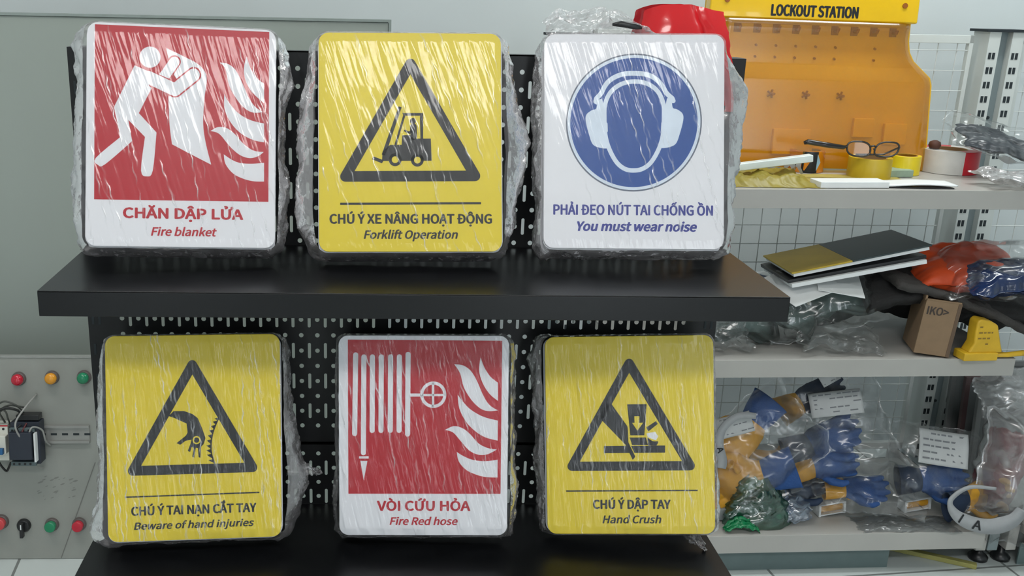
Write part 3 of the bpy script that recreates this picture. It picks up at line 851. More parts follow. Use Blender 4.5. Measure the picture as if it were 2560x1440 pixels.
lt.add([(a, -.0324 - c, b) for a, b, c in V], Fc); lt.build('lettering', BLKP, lk, recalc=False)
sc_ = pm('brass screw', srgb(150, 84, 16), .4)
for x in (-.205, .208): MB().tube([(x, -.0345, .376), (x, -.03, .376)], .006, 14).build('screw', sc_, lk)
hk = pm('amber hook', srgb(150, 88, 12), .4)
for k in range(9):
    x = -.165 + k * .046
    MB().tube([(x, .0, .317), (x, -.018, .315), (x, -.022, .322)], .0035, 8).box((x - .008, -.003, .308), (x + .008, .0, .328)).build('hook', hk, lk)
for r in (.281, .255):
    for k in (0, 1, 2, 3, 4, 6):
        x = -.118 + k * .047
        MB().tube([(x, 0, r), (x, -.005, r - .002)], .0028, 8).build('peg', hk, lk)
for k in range(4):
    x = -.155 + k * .083
    b = MB()
    for j in range(5):
        a = j * 2 * math.pi / 5
        b.tube([(x, -.003, .17), (x + .010 * math.cos(a), -.003, .17 + .010 * math.sin(a))], .0025, 6)
    b.tube([(x, 0, .17), (x, -.02, .169)], .0035, 8).build('padlock_hook', hk, lk)
for x0, z0, w_, h_ in ((.13, .075, .05, .045), (.205, .06, .055, .05), (-.06, .03, .09, .06)):
    MB().box((x0, -.012, z0), (x0 + w_, -.001, z0 + h_)).build('tag_pocket', pm('pocket yellow', srgb(232, 178, 20), .4), lk, bevel=.002)
AMB = film('amber cover', haze=.24, rough=.1, refl=.4, tint=(1, .82, .22), bump=.02, bscale=8, hazecol=(.70, .45, .03), crease=.2)
cv = MB()
def cov(u, v):
    z = .335 * v; w_ = interp([(b, a) for a, b in hw], z) - .004
    x = (u - .5) * 2 * w_; e = min(u, 1 - u)
    dep = .042 * min(1, e * 14) * min(1, .15 + v * 8) * (1 if z > .23 or z < .2 else 1)
    step = .010 if z < .205 else (0 if z > .235 else .010 * (.235 - z) / .03)
    lip = .006 * max(0, 1 - abs(z - .327) / .008)
    return (x, -(.002 + dep + step * min(1, e * 14) + lip), z)
cv.grid(50, 70, cov).build('cover', AMB, lk, smooth=True, recalc=False)

# ------------------------------------------------------------------ things on the top shelf
def on(x, y, z): return atZ(x, y, z)
def roll(px, py, r, h, mat, label, group=None, Z=ZS1, inner=.038, mif=None):
    p = on(px, py, Z); inner = min(inner, r * .75)
    mb = MB().lathe([(inner, 0), (r, 0), (r, h), (inner, h)], 48, closed=True, mif=mif)
    mb.lathe([(inner - .003, 0), (inner, 0), (inner, h), (inner - .003, h)], 48, closed=True, mi=2)
    o = mb.build('tape_roll', mat, bevel=.0008)
    o.location = (p.x, p.y + r, Z + .0005)
    return tag(o, label, 'tape', group)
CARD = pm('cardboard core', srgb(150, 118, 80), .8)
TY = pm('yellow tape', srgb(196, 168, 40), .35, var=.05, scale=8)
roll(2194, 452, .047, .046, [TY, TY, CARD], 'yellow tape roll under the black spectacles', 'yellow tape rolls')
roll(2276, 441, .034, .044, [pm('lemon tape', srgb(232, 206, 40), .3), TY, CARD], 'bright lemon tape roll behind the spectacles and dull yellow roll', 'yellow tape rolls')
ORG = pm('orange tape', srgb(206, 126, 24), .22, var=.1, scale=10, coat=.6)
tr_ = roll(2030, 434, .040, .05, [ORG, pm('dark tape print', srgb(22, 26, 34), .3), CARD], 'glossy orange tape roll with black band under the spectacle case arm', mif=lambda j, i: 1 if (i == 1 and 31 <= j <= 37) else 0)
ch = MB()
for a0, mi in ((-2.02, 0), (-1.35, 1)):
    pts = []
    for (da, z) in ((0, .006), (.24, .025), (0, .044), (-.02, .044) if mi else (-.34, .044), (-.02, .006) if mi else (-.34, .006)):
        pts.append((.0404 * math.cos(a0 + da), .0404 * math.sin(a0 + da), z))
    ch.add(pts, [(0, 1, 2), (0, 2, 3, 4)], mi)
ch.build('chevron_print', [ORG, pm('light blue print', srgb(150, 190, 214), .3)], tr_, recalc=False)
# red and white barrier tape
RT = pm('red barrier tape', srgb(200, 22, 42), .3, var=.06); WT = pm('white barrier tape', srgb(206, 204, 200), .35)
rb = roll(2405, 440, .066, .054, [WT, RT, CARD], 'red and white barrier tape roll on the top white shelf', mif=lambda j, i: 1 if (36 <= j <= 43 or 8 <= j <= 20) else 0)
p = on(2345, 425, ZS1)
MB().lathe([(0, 0), (.011, .001), (.014, .008), (.012, .016), (.004, .02), (0, .02)], 20, Matrix.Translation((rb.location.x - .047, rb.location.y - .012, ZS1 + .0555))).build('cork_knob', pm('brown cork', srgb(84, 52, 40), .7), None, smooth=True)
tag(bpy.data.objects['cork_knob'], 'small brown knob lying on the red and white tape roll', 'knob')

def pose(loc, rx=0, ry=0, rz=0):
    return Matrix.Translation(Vector(loc)) @ Matrix.Rotation(math.radians(rz), 4, 'Z') @ Matrix.Rotation(math.radians(ry), 4, 'Y') @ Matrix.Rotation(math.radians(rx), 4, 'X')

# white rail leaning over the yellow bag
a = on(1845, 432, ZS1); b = on(1985, 424, ZS1)
o = MB().box((-.11, -.010, 0), (.075, .010, .016)).build('plastic_rail', pm('white rail', srgb(214, 224, 222), .35), bevel=.002)
o.matrix_world = pose((.845, .70, ZS1 + .036), 0, -7, 4); tag(o, 'short white plastic rail lying across the yellow bag', 'rail')
# key ring bits
e = empty('key_bunch', on(1975, 440, ZS1) + Vector((0, 0, .0)), 'small bunch of steel keys below the orange tape roll', 'keys')
KM = pm('steel key', srgb(170, 172, 176), .3, metal=.9)
MB().tube([(.012 * math.cos(t), .002, .022 + .012 * math.sin(t)) for t in [k * math.pi / 8 for k in range(16)]], .0013, 6, closed=True).build('ring', KM, e)
for dx, ry in ((-.008, 18), (.002, -8), (.011, -28)):
    k = MB().prism([(-.006, 0), (.006, 0), (.007, -.01), (.003, -.016), (.003, -.034), (-.002, -.034), (-.004, -.016), (-.007, -.01)], -.001, .001).build('key', KM, e)
    k.location = (dx, .0, .036 - .001); k.rotation_euler = (0, math.radians(ry), 0)
# yellow crumpled bag
def crumple(name, label, cat, mat, x0, x1, y0, y1, z, hgt, seed, nx=60, ny=40, smooth=True, thick=.0, amp=.5):
    cx, cy = (x0 + x1) / 2, (y0 + y1) / 2
    def f(sgn):
        def g(u, v):
            e = min(1, 7 * min(u, 1 - u)) * min(1, 7 * min(v, 1 - v))
            x = x0 + (x1 - x0) * u - cx; y = y0 + (y1 - y0) * v - cy
            x += .012 * fr((v * 5, u * 2, sgn), 3, seed) ; y += .010 * fr((u * 5, v * 2, 3), 3, seed)
            h = hgt * e * (.55 + amp * fr((u * 4, v * 3, 0), 4, seed))
            return (x, y, max(.0008, h) if sgn > 0 else .0002)
        return g
    mb = MB().grid(nx, ny, f(1)).grid(nx, ny, f(-1))
    o = mb.build(name, mat, smooth=smooth); o.location = (cx, cy, z)
    return tag(o, label, cat)
YB = pm('yellow kraft bag', srgb(142, 128, 50), .45, var=.15, scale=12, bump=.1, bscale=40)
crumple('cloth_bag', 'crumpled olive yellow bag at the left end of the top shelf', 'bag', YB, .70, .915, .62, .79, ZS1, .030, 21, amp=.45)
crumple('paper_sheet', 'thin yellowish paper lying under the yellow tape rolls', 'paper', pm('yellow paper', srgb(176, 160, 84), .6, var=.1), .87, 1.15, .705, .80, ZS1, .0035, 22)
# two white booklets near the lip
o = MB().box((-.078, -.03, 0), (.078, .02, .013)).build('white_box', WHT, bevel=.001); o.matrix_world = pose((.985, .655, ZS1 + .001), 0, 0, 4); tag(o, 'flat white cardboard lid on the edge of the top shelf', 'box lid')
e = empty('booklet', label='open white booklet with dark lower cover on the top shelf edge', cat='booklet', mat=pose((1.135, .665, ZS1 + .001), 0, 0, -3))
MB().box((-.075, -.033, 0), (.075, .025, .002)).build('cover', DARK, e)
pg = MB().grid(24, 6, lambda u, v: (-.077 + .158 * u, -.035 + .06 * v, .004 + .003 * math.sin(u * 3.0) ** 2 + .003 * u)).build('pages', WHT, e, smooth=True, solid=.003)
o = MB().box((-.035, -.03, 0), (.035, .03, .016)).build('note_pad', pm('pale green paper', srgb(150, 170, 150), .6, var=.1, scale=60), bevel=.001); o.matrix_world = pose((1.155, .80, ZS1 + .001), 0, 0, 5); tag(o, 'pale green note pad in front of the red and white tape', 'note pad')

# spectacles resting on the tape rolls
gz = ZS1 + .0515
gp = at(2178, 380, .735)
GM = pose((gp.x, .73, gz), 0, 0, -4)
g = empty('spectacles', label='black framed spectacles resting on the yellow and orange tape rolls', cat='spectacles', mat=GM)
GB = pm('black glasses frame', srgb(22, 18, 18), .2, coat=.5)
def lens_pts(cx, w_, h_, n=28, side=1):
    out = []
    for k in range(n):
        t = 2 * math.pi * k / n; c, s_ = math.cos(t), math.sin(t)
        x = w_ * math.copysign(abs(c) ** .7, c); z = h_ * math.copysign(abs(s_) ** .8, s_)
        out.append((cx + x + .004 * side * s_, 0, .019 + z * (1 if s_ < 0 else 1.0)))
    return out
fm = MB()
for sx in (-1, 1): fm.tube(lens_pts(sx * .031, .026, .0165, side=sx), .0021, 8, closed=True)
fm.tube([(-.008, 0, .024), (0, -.002, .027), (.008, 0, .024)], .0022, 8)
fm.tube([(-.007, .002, .014), (-.003, .005, .020)], .0014, 6); fm.tube([(.007, .002, .014), (.003, .005, .020)], .0014, 6)
fm.build('frame', GB, g, smooth=True)
LENS = film('spectacle lens', haze=.02, rough=.02, refl=1, bump=0)
for sx in (-1, 1):
    P_ = lens_pts(sx * .031, .026, .0165, side=sx)
    MB().add(P_, [tuple(range(len(P_)))]).build('lens', LENS, g)
MB().tube([(.058, 0, .024), (.062, .006, .024), (.030, .012, .006), (-.03, .014, .004)], [.0022, .0024, .002, .0025], 8).build('temple_arm', GB, g, smooth=True)
MB().tube([(-.058, 0, .024), (-.066, -.002, .022), (-.10, -.004, .026), (-.148, -.006, .033), (-.156, -.006, .03)], [.003, .005, .0062, .0062, .004], 10).build('temple_arm', GB, g, smooth=True)

# ------------------------------------------------------------------ plastic bags with soft contents
def pillow(name, label, w, h, t, M, seed, mat=None, wrinkle=.010, cat='plastic bag', group=None, n=56, flange=.06, smooth=True):
    def face(sgn):
        def g(u, v):
            a, b = (u - .5), (v - .5)
            eu = min(1, max(0, (.5 - abs(a) - flange * .5)) * 5); ev = min(1, max(0, (.5 - abs(b) - flange * .5)) * 5)
            d = t * .5 * (math.sin(eu * math.pi / 2) * math.sin(ev * math.pi / 2)) ** .6
            nn = fr((u * 2.2, v * 2.2, sgn * 2), 2, seed); n2 = fr((u * 5, v * 1.5 + u * 3, sgn * 3), 2, seed + 1)
            y = -sgn * (d * (1 + .25 * nn) + .0006) + wrinkle * (.5 * nn + .35 * n2) * (.4 + .6 * min(eu, ev)) + .010 * fr((u * 3, v * 3, 8), 2, seed)
            x = a * w + .014 * fr((v * 4, 1, 0), 3, seed); z = b * h + .014 * fr((u * 4, 5, 0), 3, seed)
            return (x, y, z)
        return g
    cf = lambda u, v: max(0, fr((u * 10, v * 5 + u * 5, 4), 3, seed + 3)) ** 1.6
    mb = MB().grid(n, n, face(1), 0, cf).grid(n, n, face(-1), 0, cf)
    o = mb.build(name, mat or BAGF, smooth=smooth, recalc=False)
    o.matrix_world = M
    return tag(o, label, cat, group)
CARDW = pm('grey white card', srgb(186, 188, 188), .6)
MIDG = pm('faint print', srgb(120, 122, 126), .6)
def slab_label(parent, w, h, loc, rows, mat=CARDW, seed=0, rx=0, ry=0, bars=True):
    """printed paper header: white card with illegible grey lines"""
    b = MB().grid(16, 10, lambda u, v: ((u - .5) * w, .003 * math.sin(u * 4 + seed) + .002 * math.cos(v * 5), (v - .5) * h))
    o = b.build('header_card', mat, parent, smooth=True, solid=.001)
    o.location = loc; o.rotation_euler = (math.radians(rx), math.radians(ry), 0)
    if bars:
        r = random.Random(seed); l = MB()
        for k in range(rows):
            z = h * (.36 - .72 * k / max(1, rows - 1)); x = -w * .42
            while x < w * .38:
                q = r.uniform(.05, .16) * w
                u0 = (x / w + .5); yy = .003 * math.sin(u0 * 4 + seed) + .002 * math.cos((z / h + .5) * 5) - .0012
                if r.random() < .8: l.add([(x, yy, z), (x + q, yy, z), (x + q, yy, z + h * .05), (x, yy, z + h * .05)], [(0, 1, 2, 3)])
                x += q + w * .03
        l.build('printed_lines', MIDG, o, recalc=False)
    return o
GY = pm('yellow leather', srgb(206, 150, 38), .55, var=.12, scale=18, bump=.15, bscale=60)
GB_ = pm('blue fabric', srgb(34, 74, 132), .7, var=.15, scale=30, bump=.2, bscale=200)
GD = pm('navy fabric', srgb(26, 44, 70), .7, var=.15, scale=30)
def glove(label, M, palm=GY, cuff=GB_, seed=0, group=None, scale=1.0, curl=.5):
    """work glove: palm with four fingers and a thumb, fabric cuff"""
    e = empty('work_glove', label=label, cat='glove', group=group, mat=M @ Matrix.Scale(scale, 4))
    b = MB()
    prof = [(-.075, .028, .012), (-.05, .040, .017), (-.02, .044, .019), (.01, .043, .017), (.025, .036, .013)]
    V = []; n = 18
    for z, rx, ry in prof:
        for k in range(n): V.append((rx * math.cos(2 * math.pi * k / n), ry * math.sin(2 * math.pi * k / n), z))
    Fc = [(i * n + k, i * n + (k + 1) % n, (i + 1) * n + (k + 1) % n, (i + 1) * n + k) for i in range(len(prof) - 1) for k in range(n)]
    Fc += [tuple(range(n - 1, -1, -1)), tuple((len(prof) - 1) * n + k for k in range(n))]
    b.add(V, Fc)
    r = random.Random(seed)
    for x, ln in ((-.032, .062), (-.011, .074), (.011, .070), (.032, .054)):
        c = curl * r.uniform(.7, 1.3); pts = []
        for k in range(6):
            t = k / 5; a = c * t * 1.8
            pts.append((x * (1 + .15 * t), -.0 - ln * (1 - math.cos(a)) * .55, .012 + ln * (math.sin(a) / a if a > .01 else 1) * t))
        b.tube(pts, [.0115, .0115, .011, .0105, .0095, .006], 10)
    b.tube([(.03, -.004, -.04), (.052, -.01, -.022), (.064, -.02, .004), (.062, -.028, .022)], [.014, .0135, .012, .007], 10)
    b.build('palm', palm, e, remesh=.004)
    MB().lathe([(.030, -.055), (.038, -.085), (.044, -.125), (.046, -.13), (.043, -.13), (.036, -.085)], 28, Matrix.Diagonal((1, .45, 1, 1))).build('cuff', cuff, e, smooth=True)
    MB().grid(14, 14, lambda u, v: ((u - .5) * .072, .0205 - .016 * ((u - .5) * 1.7) ** 2, -.055 + .07 * v)).build('back_patch', cuff, e, smooth=True, solid=.002)
    return e
GG = pm('grey green rubber', srgb(66, 80, 76), .45, var=.12, scale=14)
CLR = pm('smoked goggle lens', srgb(72, 88, 85), .12, var=.25, scale=12, coat=.5)
def goggles(label, M, seed=0, group=None, scale=1.0):
    e = empty('safety_goggles', label=label, cat='goggles', group=group, mat=M @ Matrix.Scale(scale, 4))
    n = 40; pts = []
    for k in range(n):
        t = 2 * math.pi * k / n; c, s_ = math.cos(t), math.sin(t)
        x = .078 * math.copysign(abs(c) ** .75, c); z = .036 * math.copysign(abs(s_) ** .7, s_)
        if s_ < 0: z += .016 * math.exp(-(x / .02) ** 2)
        pts.append((x, .55 * x * x / .078 * .9, z))
    b = MB(); b.tube(pts, .006, 8, closed=True); b.tube([(p[0] * 1.04, p[1] + .02, p[2] * 1.05) for p in pts], .005, 8, closed=True)
    V = [p for p in pts] + [(p[0] * 1.04, p[1] + .02, p[2] * 1.05) for p in pts]
    b.add(V, [(k, (k + 1) % n, (k + 1) % n + n, k + n) for k in range(n)])
    b.build('frame', GG, e, smooth=True)
    MB().grid(24, 10, lambda u, v: ((u - .5) * .15, .495 * ((u - .5) * .15) ** 2 / .078 - .003 - .012 * math.cos((u - .5) * 3) * math.cos((v - .5) * 3), (v - .5) * .068 * (1 - .5 * abs(u - .5) ** 2 * 2))).build('lens', CLR, e, smooth=True)
    st = []
    for k in range(25):
        t = math.pi * k / 24
        st.append((.082 * math.cos(t), .05 + .07 * math.sin(t) + .0, .004 * math.sin(t * 3)))
    sb = MB()
    for q in range(2): pass
    V = [];
    for x, y, z in st: V += [(x, y, z - .011), (x, y, z + .011)]
    sb.add(V, [(2 * k, 2 * k + 2, 2 * k + 3, 2 * k + 1) for k in range(24)])
    sb.build('strap', pm('dark strap', srgb(52, 60, 60), .7), e, smooth=True, solid=.002)
    return e

# ---- top shelf, right end
DG = pm('dark grey pouch', srgb(54, 58, 64), .35, var=.2, scale=12, bump=.06, bscale=20)
pillow('pouch', 'dark grey pouch leaning over the red and white tape roll', .20, .10, .022, pose((1.40, .79, ZS1 + .078), -66, 12, -8), 31, DG, .003, 'pouch')
pillow('plastic_bag', 'clear plastic bag around the dark grey pouch', .24, .15, .035, pose((1.39, .80, ZS1 + .088), -62, 12, -8), 32, None, .010)
pillow('plastic_bag', 'empty crumpled clear bag at the right end of the top shelf', .17, .09, .022, pose((1.37, .665, ZS1 + .016), -84, 3, 5), 33, film('pinkish bag', haze=.3, rough=.15, refl=1, bump=.5, hazecol=(.72, .70, .70)), .012)

# ---- middle shelf
Z2 = ZS2
bp_ = pillow('plastic_bag', 'clear bag of goggles at the left end of the middle shelf', .235, .15, .10, pose((.80, .72, Z2 + .066), -30, 8, 4), 41, None, .014)
goggles('grey green goggles in the left bag on the middle shelf', pose((.825, .725, Z2 + .066), -46, 8, 8), 1, scale=1.35)
o = MB().box((-.03, -.006, -.018), (.03, .006, .018)).build('blue_packet', GB_, bevel=.004); o.matrix_world = pose((.745, .73, Z2 + .105), -20, 5, 0); tag(o, 'small blue packet in the left bag on the middle shelf', 'packet')
pillow('plastic_bag', 'large clear bag of goggles in the middle of the middle shelf', .27, .18, .12, pose((.995, .74, Z2 + .10), -34, -16, -4), 42, None, .015)
goggles('grey green goggles in the large bag on the middle shelf', pose((1.035, .74, Z2 + .112), -40, -14, -8), 2, scale=1.3)
goggles('goggles lying low under the large bag on the middle shelf', pose((.955, .70, Z2 + .045), -10, 30, 20), 3, scale=.9)
pillow('plastic_bag', 'flat clear bag in front under the large goggles bag', .20, .09, .035, pose((1.02, .665, Z2 + .026), -62, 2, 3), 43, None, .010)
pillow('plastic_bag', 'small glossy clear bag by the black display on the middle shelf', .12, .10, .05, pose((.745, .66, Z2 + .04), -35, -8, 6), 44, None, .012)
o = MB().box((-.03, -.008, -.03), (.03, .008, .03)).build('blue_packet', GB_, bevel=.006); o.matrix_world = pose((.895, .80, Z2 + .11), -20, 12, 0); tag(o, 'blue packet between the two bags of goggles', 'packet')
pillow('bubble_pouch', 'crumpled white and tan bag neck between the goggles bags', .07, .10, .04, pose((.935, .74, Z2 + .13), -20, 10, 0), 45, pm('tan film', srgb(176, 168, 152), .3, var=.25, scale=25, bump=.4), .012, 'bag')
# folders lying across the bags
FD = pm('dark folder', srgb(46, 58, 60), .45, var=.06); FY = pm('yellow folder', srgb(186, 158, 44), .5, var=.15, scale=10)
e = empty('ring_binder', label='upper folder with dark and yellow cover lying across the bags', cat='folder', group='folders across the middle shelf', mat=pose((1.045, .70, Z2 + .212), -4, -13.5, -3))
MB().box((-.155, -.05, .006), (-.02, .16, .010), 0).box((-.02, -.05, .006), (.155, .16, .010), 1).build('cover', [FY, FD], e, bevel=.001)
MB().box((-.15, -.045, -.002), (.15, .155, .006)).build('pages', WHT, e)
e = empty('ring_binder', label='lower folder with black edge under the dark and yellow folder', cat='folder', group='folders across the middle shelf', mat=pose((1.04, .69, Z2 + .190), -4, -12, -2))
MB().box((-.155, -.03, .002), (.155, .16, .010)).build('cover', DARK, e, bevel=.001)
MB().box((-.15, -.04, -.007), (.15, .155, .002)).build('pages', WHT, e)
for k, (x, z, ry, lab) in enumerate(((.925, .146, -17, 'white paper sheet hanging below the lower folder, by the display'), (1.02, .156, 6, 'white paper corner showing under the folders above the goggles bag'))):
    o = MB().box((-.055, -.06, 0), (.045, .08, .0015)).build('paper_sheet', WHT); o.matrix_world = pose((x, .69, Z2 + z), 10, ry, 14 - 30 * k); tag(o, lab, 'paper')
# orange package with blue bag
pillow('soft_package', 'orange soft package on the pile at the right of the middle shelf', .25, .20, .065, pose((1.315, .735, Z2 + .188), -80, -5, -6), 51, pm('orange nylon', srgb(196, 72, 32), .4, var=.08, bump=.1), .005, 'package')
pillow('soft_package', 'dark blue plastic package in front of the orange one', .22, .12, .05, pose((1.39, .640, Z2 + .186), -68, -7, -4), 52, pm('navy film', srgb(20, 38, 74), .2, var=.3, scale=22, bump=.25, bscale=30, coat=.6), .012, 'package')
pillow('plastic_bag', 'clear bag film around the orange and blue packages', .30, .17, .09, pose((1.39, .69, Z2 + .198), -66, -8, -5), 53, None, .012)
# dark cloth bags
CL = pm('charcoal cloth', srgb(64, 61, 59), .85, var=.12, scale=40, bump=.2, bscale=250)
CL2 = pm('black cloth', srgb(32, 31, 31), .85, var=.15, scale=30, bump=.2, bscale=250)
def drape(name, label, mat, x0, x1, y0, y1, fz, seed, cat='cloth', thick=.012):
    cx, cy, cz = (x0 + x1) / 2, (y0 + y1) / 2, fz(.5, .5)
    o = MB().grid(50, 30, lambda u, v: (x0 + (x1 - x0) * u - cx, y0 + (y1 - y0) * v - cy + .01 * fr((u * 4, v * 2, 0), 3, seed), fz(u, v) - cz + .007 * fr((u * 5, v * 4, 1), 4, seed))).build(name, mat, smooth=True, solid=thick)
    o.location = (cx, cy, cz); return tag(o, label, cat)
drape('cloth_bag', 'black cloth bag under the orange package on the middle shelf', CL2, 1.08, 1.50, .66, .93, lambda u, v: Z2 + .172 - .03 * u + .02 * math.sin(u * 5) - .055 * (1 - v) ** 3 - .05 * max(0, .25 - u), 61, 'cloth bag', .03)
drape('cloth_bag', 'charcoal cloth flap sloping down behind the yellow device', CL, 1.13, 1.52, .64, .93, lambda u, v: Z2 + .165 - .14 * u ** 1.4 + .006 * math.sin(v * 6), 62, 'cloth bag', .018)
drape('cloth_bag', 'black cloth heap at the back right of the middle shelf', CL2, 1.16, 1.50, .80, .95, lambda u, v: Z2 + .06 + .05 * math.sin(v * 3) - .05 * u, 63, 'cloth bag', .06)
# cardboard box
KR = pm('kraft cardboard', srgb(134, 110, 84), .75, var=.06, scale=40)
bx = empty('cardboard_box', label='brown cardboard box with dark stamp, standing beside the yellow device', cat='cardboard box', mat=pose(on(2348, 905, Z2) + Vector((-.006, .03, .005)), 0, 4, -14))
MB().box((-.036, .0, .001), (.036, .10, .128)).build('carton', KR, bx, bevel=.001)
MB().box((-.038, .0, .128), (.038, .004, .131)).box((-.039, .1, .128), (-.035, .0, .138)).build('flap', KR, bx)
MB().box((.032, -.001, .001), (.0395, .012, .128)).build('tape_strip', pm('brown tape', srgb(88, 66, 44), .3), bx)
V, Fc = text_fit('IKO>', -.030, .016, .096, .018, bold=.0008)
MB().add([(a, -.0006 - c, b) for a, b, c in V], Fc).build('stamp', pm('stamp ink', srgb(60, 50, 44), .7), bx, recalc=False)
# yellow lockout device
yd = empty('valve_lockout', label='yellow wedge shaped lockout device with rod on the middle shelf edge', cat='lockout device', mat=pose((1.328, .609, Z2 + .0015), 0, 0, 4) @ Matrix.Diagonal((.92, .9, .84, 1)))
YD = pm('yellow moulded plastic', srgb(214, 172, 42), .4, var=.1, scale=25)
MB().prism([(-.040, .022), (.052, .022), (.040, .055), (.026, .10), (.006, .112), (-.022, .118), (-.030, .11), (-.030, .08), (-.028, .05)], -.006, .03).build('body', YD, yd, bevel=.005)
MB().box((-.052, -.012, .001), (.036, .034, .024)).build('base', YD, yd, bevel=.003)
MB().tube([(.03, .006, .012), (.07, .004, .012), (.10, .002, .016), (.112, .002, .017)], [.007, .007, .0075, .008], 12).build('rod', YD, yd, smooth=True)
pr2 = MB(); r = random.Random(5)
for z in (.094, .078, .062, .046):
    x = -.022
    while x < .022:
        q = r.uniform(.004, .010)
        if r.random() < .75 and x + q < .016: pr2.add([(x, -.0067, z), (x + q, -.0067, z), (x + q, -.0067, z + .004), (x, -.0067, z + .004)], [(0, 1, 2, 3)])
        x += q + .003
pr2.build('printed_lines', pm('faded brown print', srgb(140, 110, 40), .5), yd, recalc=False)

# ---- bottom shelf: bagged gloves
Z3 = ZS3
GRP = 'bagged blue and yellow work gloves'
BAG2 = film('glove bag', haze=.07, rough=.13, refl=.6, bump=.15, bscale=12, hazecol=(.60, .62, .64), crease=.25)
def glove_bag(blab, M, w, h, t, seed, gl):
    b = pillow('glove_bag', blab, w, h, t, M, seed, BAG2, .012, 'bag', 'clear bags of work gloves')
    for lab, dx, dz, ry, rx, kw in gl:
        glove(lab, M @ pose((dx, 0, dz), rx, ry, 0), seed=seed, group=GRP, **kw)
    return b
b1 = glove_bag('large clear bag of yellow gloves behind the green bag', pose((.885, .72, Z3 + .16), -24, -38, 4), .30, .22, .11, 71,
    [('yellow glove lying lower in the large bag above the green bag', -.085, -.03, -72, -10, dict(scale=1.15, curl=.9)),
     ('yellow glove lying upper in the large bag above the green bag', -.02, .045, -104, 10, dict(scale=1.05, curl=.8))])
slab_label(b1, .10, .05, (-.02, -.058, .085), 3, seed=2, ry=20)
b2 = glove_bag('clear glove bag with white card on top of the bottom shelf heap', pose((1.09, .80, Z3 + .265), -30, -8, -6), .25, .17, .08, 72,
    [('navy glove with yellow cuff inside the topmost bag of the heap', -.02, .02, 70, 0, dict(palm=GD, cuff=GY, scale=.85)),])
slab_label(b2, .125, .06, (.0, -.05, -.012), 5, seed=3, ry=-2)
slab_label(b2, .05, .035, (-.005, -.045, .055), 2, seed=4, ry=-24)
b3 = glove_bag('clear bag of blue gloves in the middle of the bottom shelf heap', pose((1.09, .74, Z3 + .175), -36, -14, 2), .30, .18, .09, 73,
    [('blue glove lying flat in the middle bag of the heap', .0, .02, 82, 0, dict(palm=GB_, cuff=GD, scale=.95)),
     ('blue and yellow glove below it in the middle bag of the heap', -.02, -.045, 95, 0, dict(palm=GB_, cuff=GY, scale=.8))])
b4 = glove_bag('clear glove bag with white card at the right of the heap', pose((1.345, .74, Z3 + .125), -32, 4, -4), .22, .19, .08, 74,
    [('blue glove behind the white card in the right hand bag', .02, -.04, 85, 0, dict(palm=GB_, cuff=GD, scale=.85))])
slab_label(b4, .12, .085, (.0, -.052, .03), 5, seed=6, ry=3)
b5 = glove_bag('low clear bag of navy gloves behind the green bag', pose((.985, .74, Z3 + .075), -50, -6, 6), .26, .14, .06, 75,
    [('yellow glove palm poking out beside the large glove bag', -.04, .055, 110, 10, dict(scale=.8, curl=1.2)), ('navy glove lying low behind the green bag', .03, -.02, 80, 0, dict(palm=GD, cuff=GB_, scale=.8))])
b6 = glove_bag('low clear bag of blue gloves at the middle of the shelf', pose((1.165, .71, Z3 + .07), -55, 3, -4), .26, .15, .06, 76,
    [('blue glove lying low at the middle of the bottom shelf', .0, .0, 88, 0, dict(palm=GB_, cuff=GY, scale=.8))])
# white bands with lettering
def band(label, pts, w, letters, seed, prof=None):
    """broad white strap following pts, lettered on its outside"""
    P_ = [Vector(q) for q in pts]; V = []
    for i, q in enumerate(P_):
        t = (P_[min(i + 1, len(P_) - 1)] - P_[max(i - 1, 0)]).normalized()
        n_ = Vector((0, -1, .25)).normalized(); s_ = t.cross(n_).normalized()
        k = w * (interp(prof, i / (len(P_) - 1)) if prof else 1)
        V += [q - s_ * k / 2, q + s_ * k / 2]
    c0 = P_[len(P_) // 2]
    o = MB().add([v - c0 for v in V], [(2 * i, 2 * i + 2, 2 * i + 3, 2 * i + 1) for i in range(len(P_) - 1)]).build('strap_band', pm('white webbing', srgb(158, 160, 162), .6), smooth=True, solid=.003)
    o.location = c0; tag(o, label, 'strap')
    for (idx, txt) in letters:
        q = P_[idx]; t = (P_[idx + 1] - P_[idx - 1]).normalized(); n_ = Vector((0, -1, .25)).normalized()
        u = t; v = n_.cross(u).normalized() * -1
        if v.z < 0: v = -v
        hw_ = .07 if txt == 'I' else .34
        TV, TF = text_fit(txt, -w * hw_, w * hw_, -w * .30, w * .60, bold=w * .03)
        MB().add([q - c0 + u * a + v * b + n_ * (.003 + c) for a, b, c in TV], TF).build('lettering', BLKP, o, recalc=False)
    return o
def arcpts(ps, n=6): return [q[:2] and q for q in smooth3(ps, n)]
def smooth3(ps, n=6):
    out = []
    for i in range(len(ps) - 1):
        p0 = Vector(ps[max(i - 1, 0)]); p1 = Vector(ps[i]); p2 = Vector(ps[i + 1]); p3 = Vector(ps[min(i + 2, len(ps) - 1)])
        for j in range(n):
            t = j / n
            out.append(.5 * (2 * p1 + (p2 - p0) * t + (2 * p0 - 5 * p1 + 4 * p2 - p3) * t * t + (3 * p1 - p0 - 3 * p2 + p3) * t ** 3))
    out.append(Vector(ps[-1])); return out
def px3(lst, Y): return [at(x, y, Y) for x, y in lst]
band('white lettered band in front at the right end of the bottom shelf', smooth3(px3([(2490, 1222), (2425, 1218), (2382, 1243), (2376, 1266), (2396, 1292), (2434, 1310), (2482, 1316), (2530, 1302), (2556, 1274)], .612)), .036, [(25, 'I'), (31, 'A')], 1, [(0, .2), (.35, .35), (.55, .9), (.8, 1.1), (1, .8)])
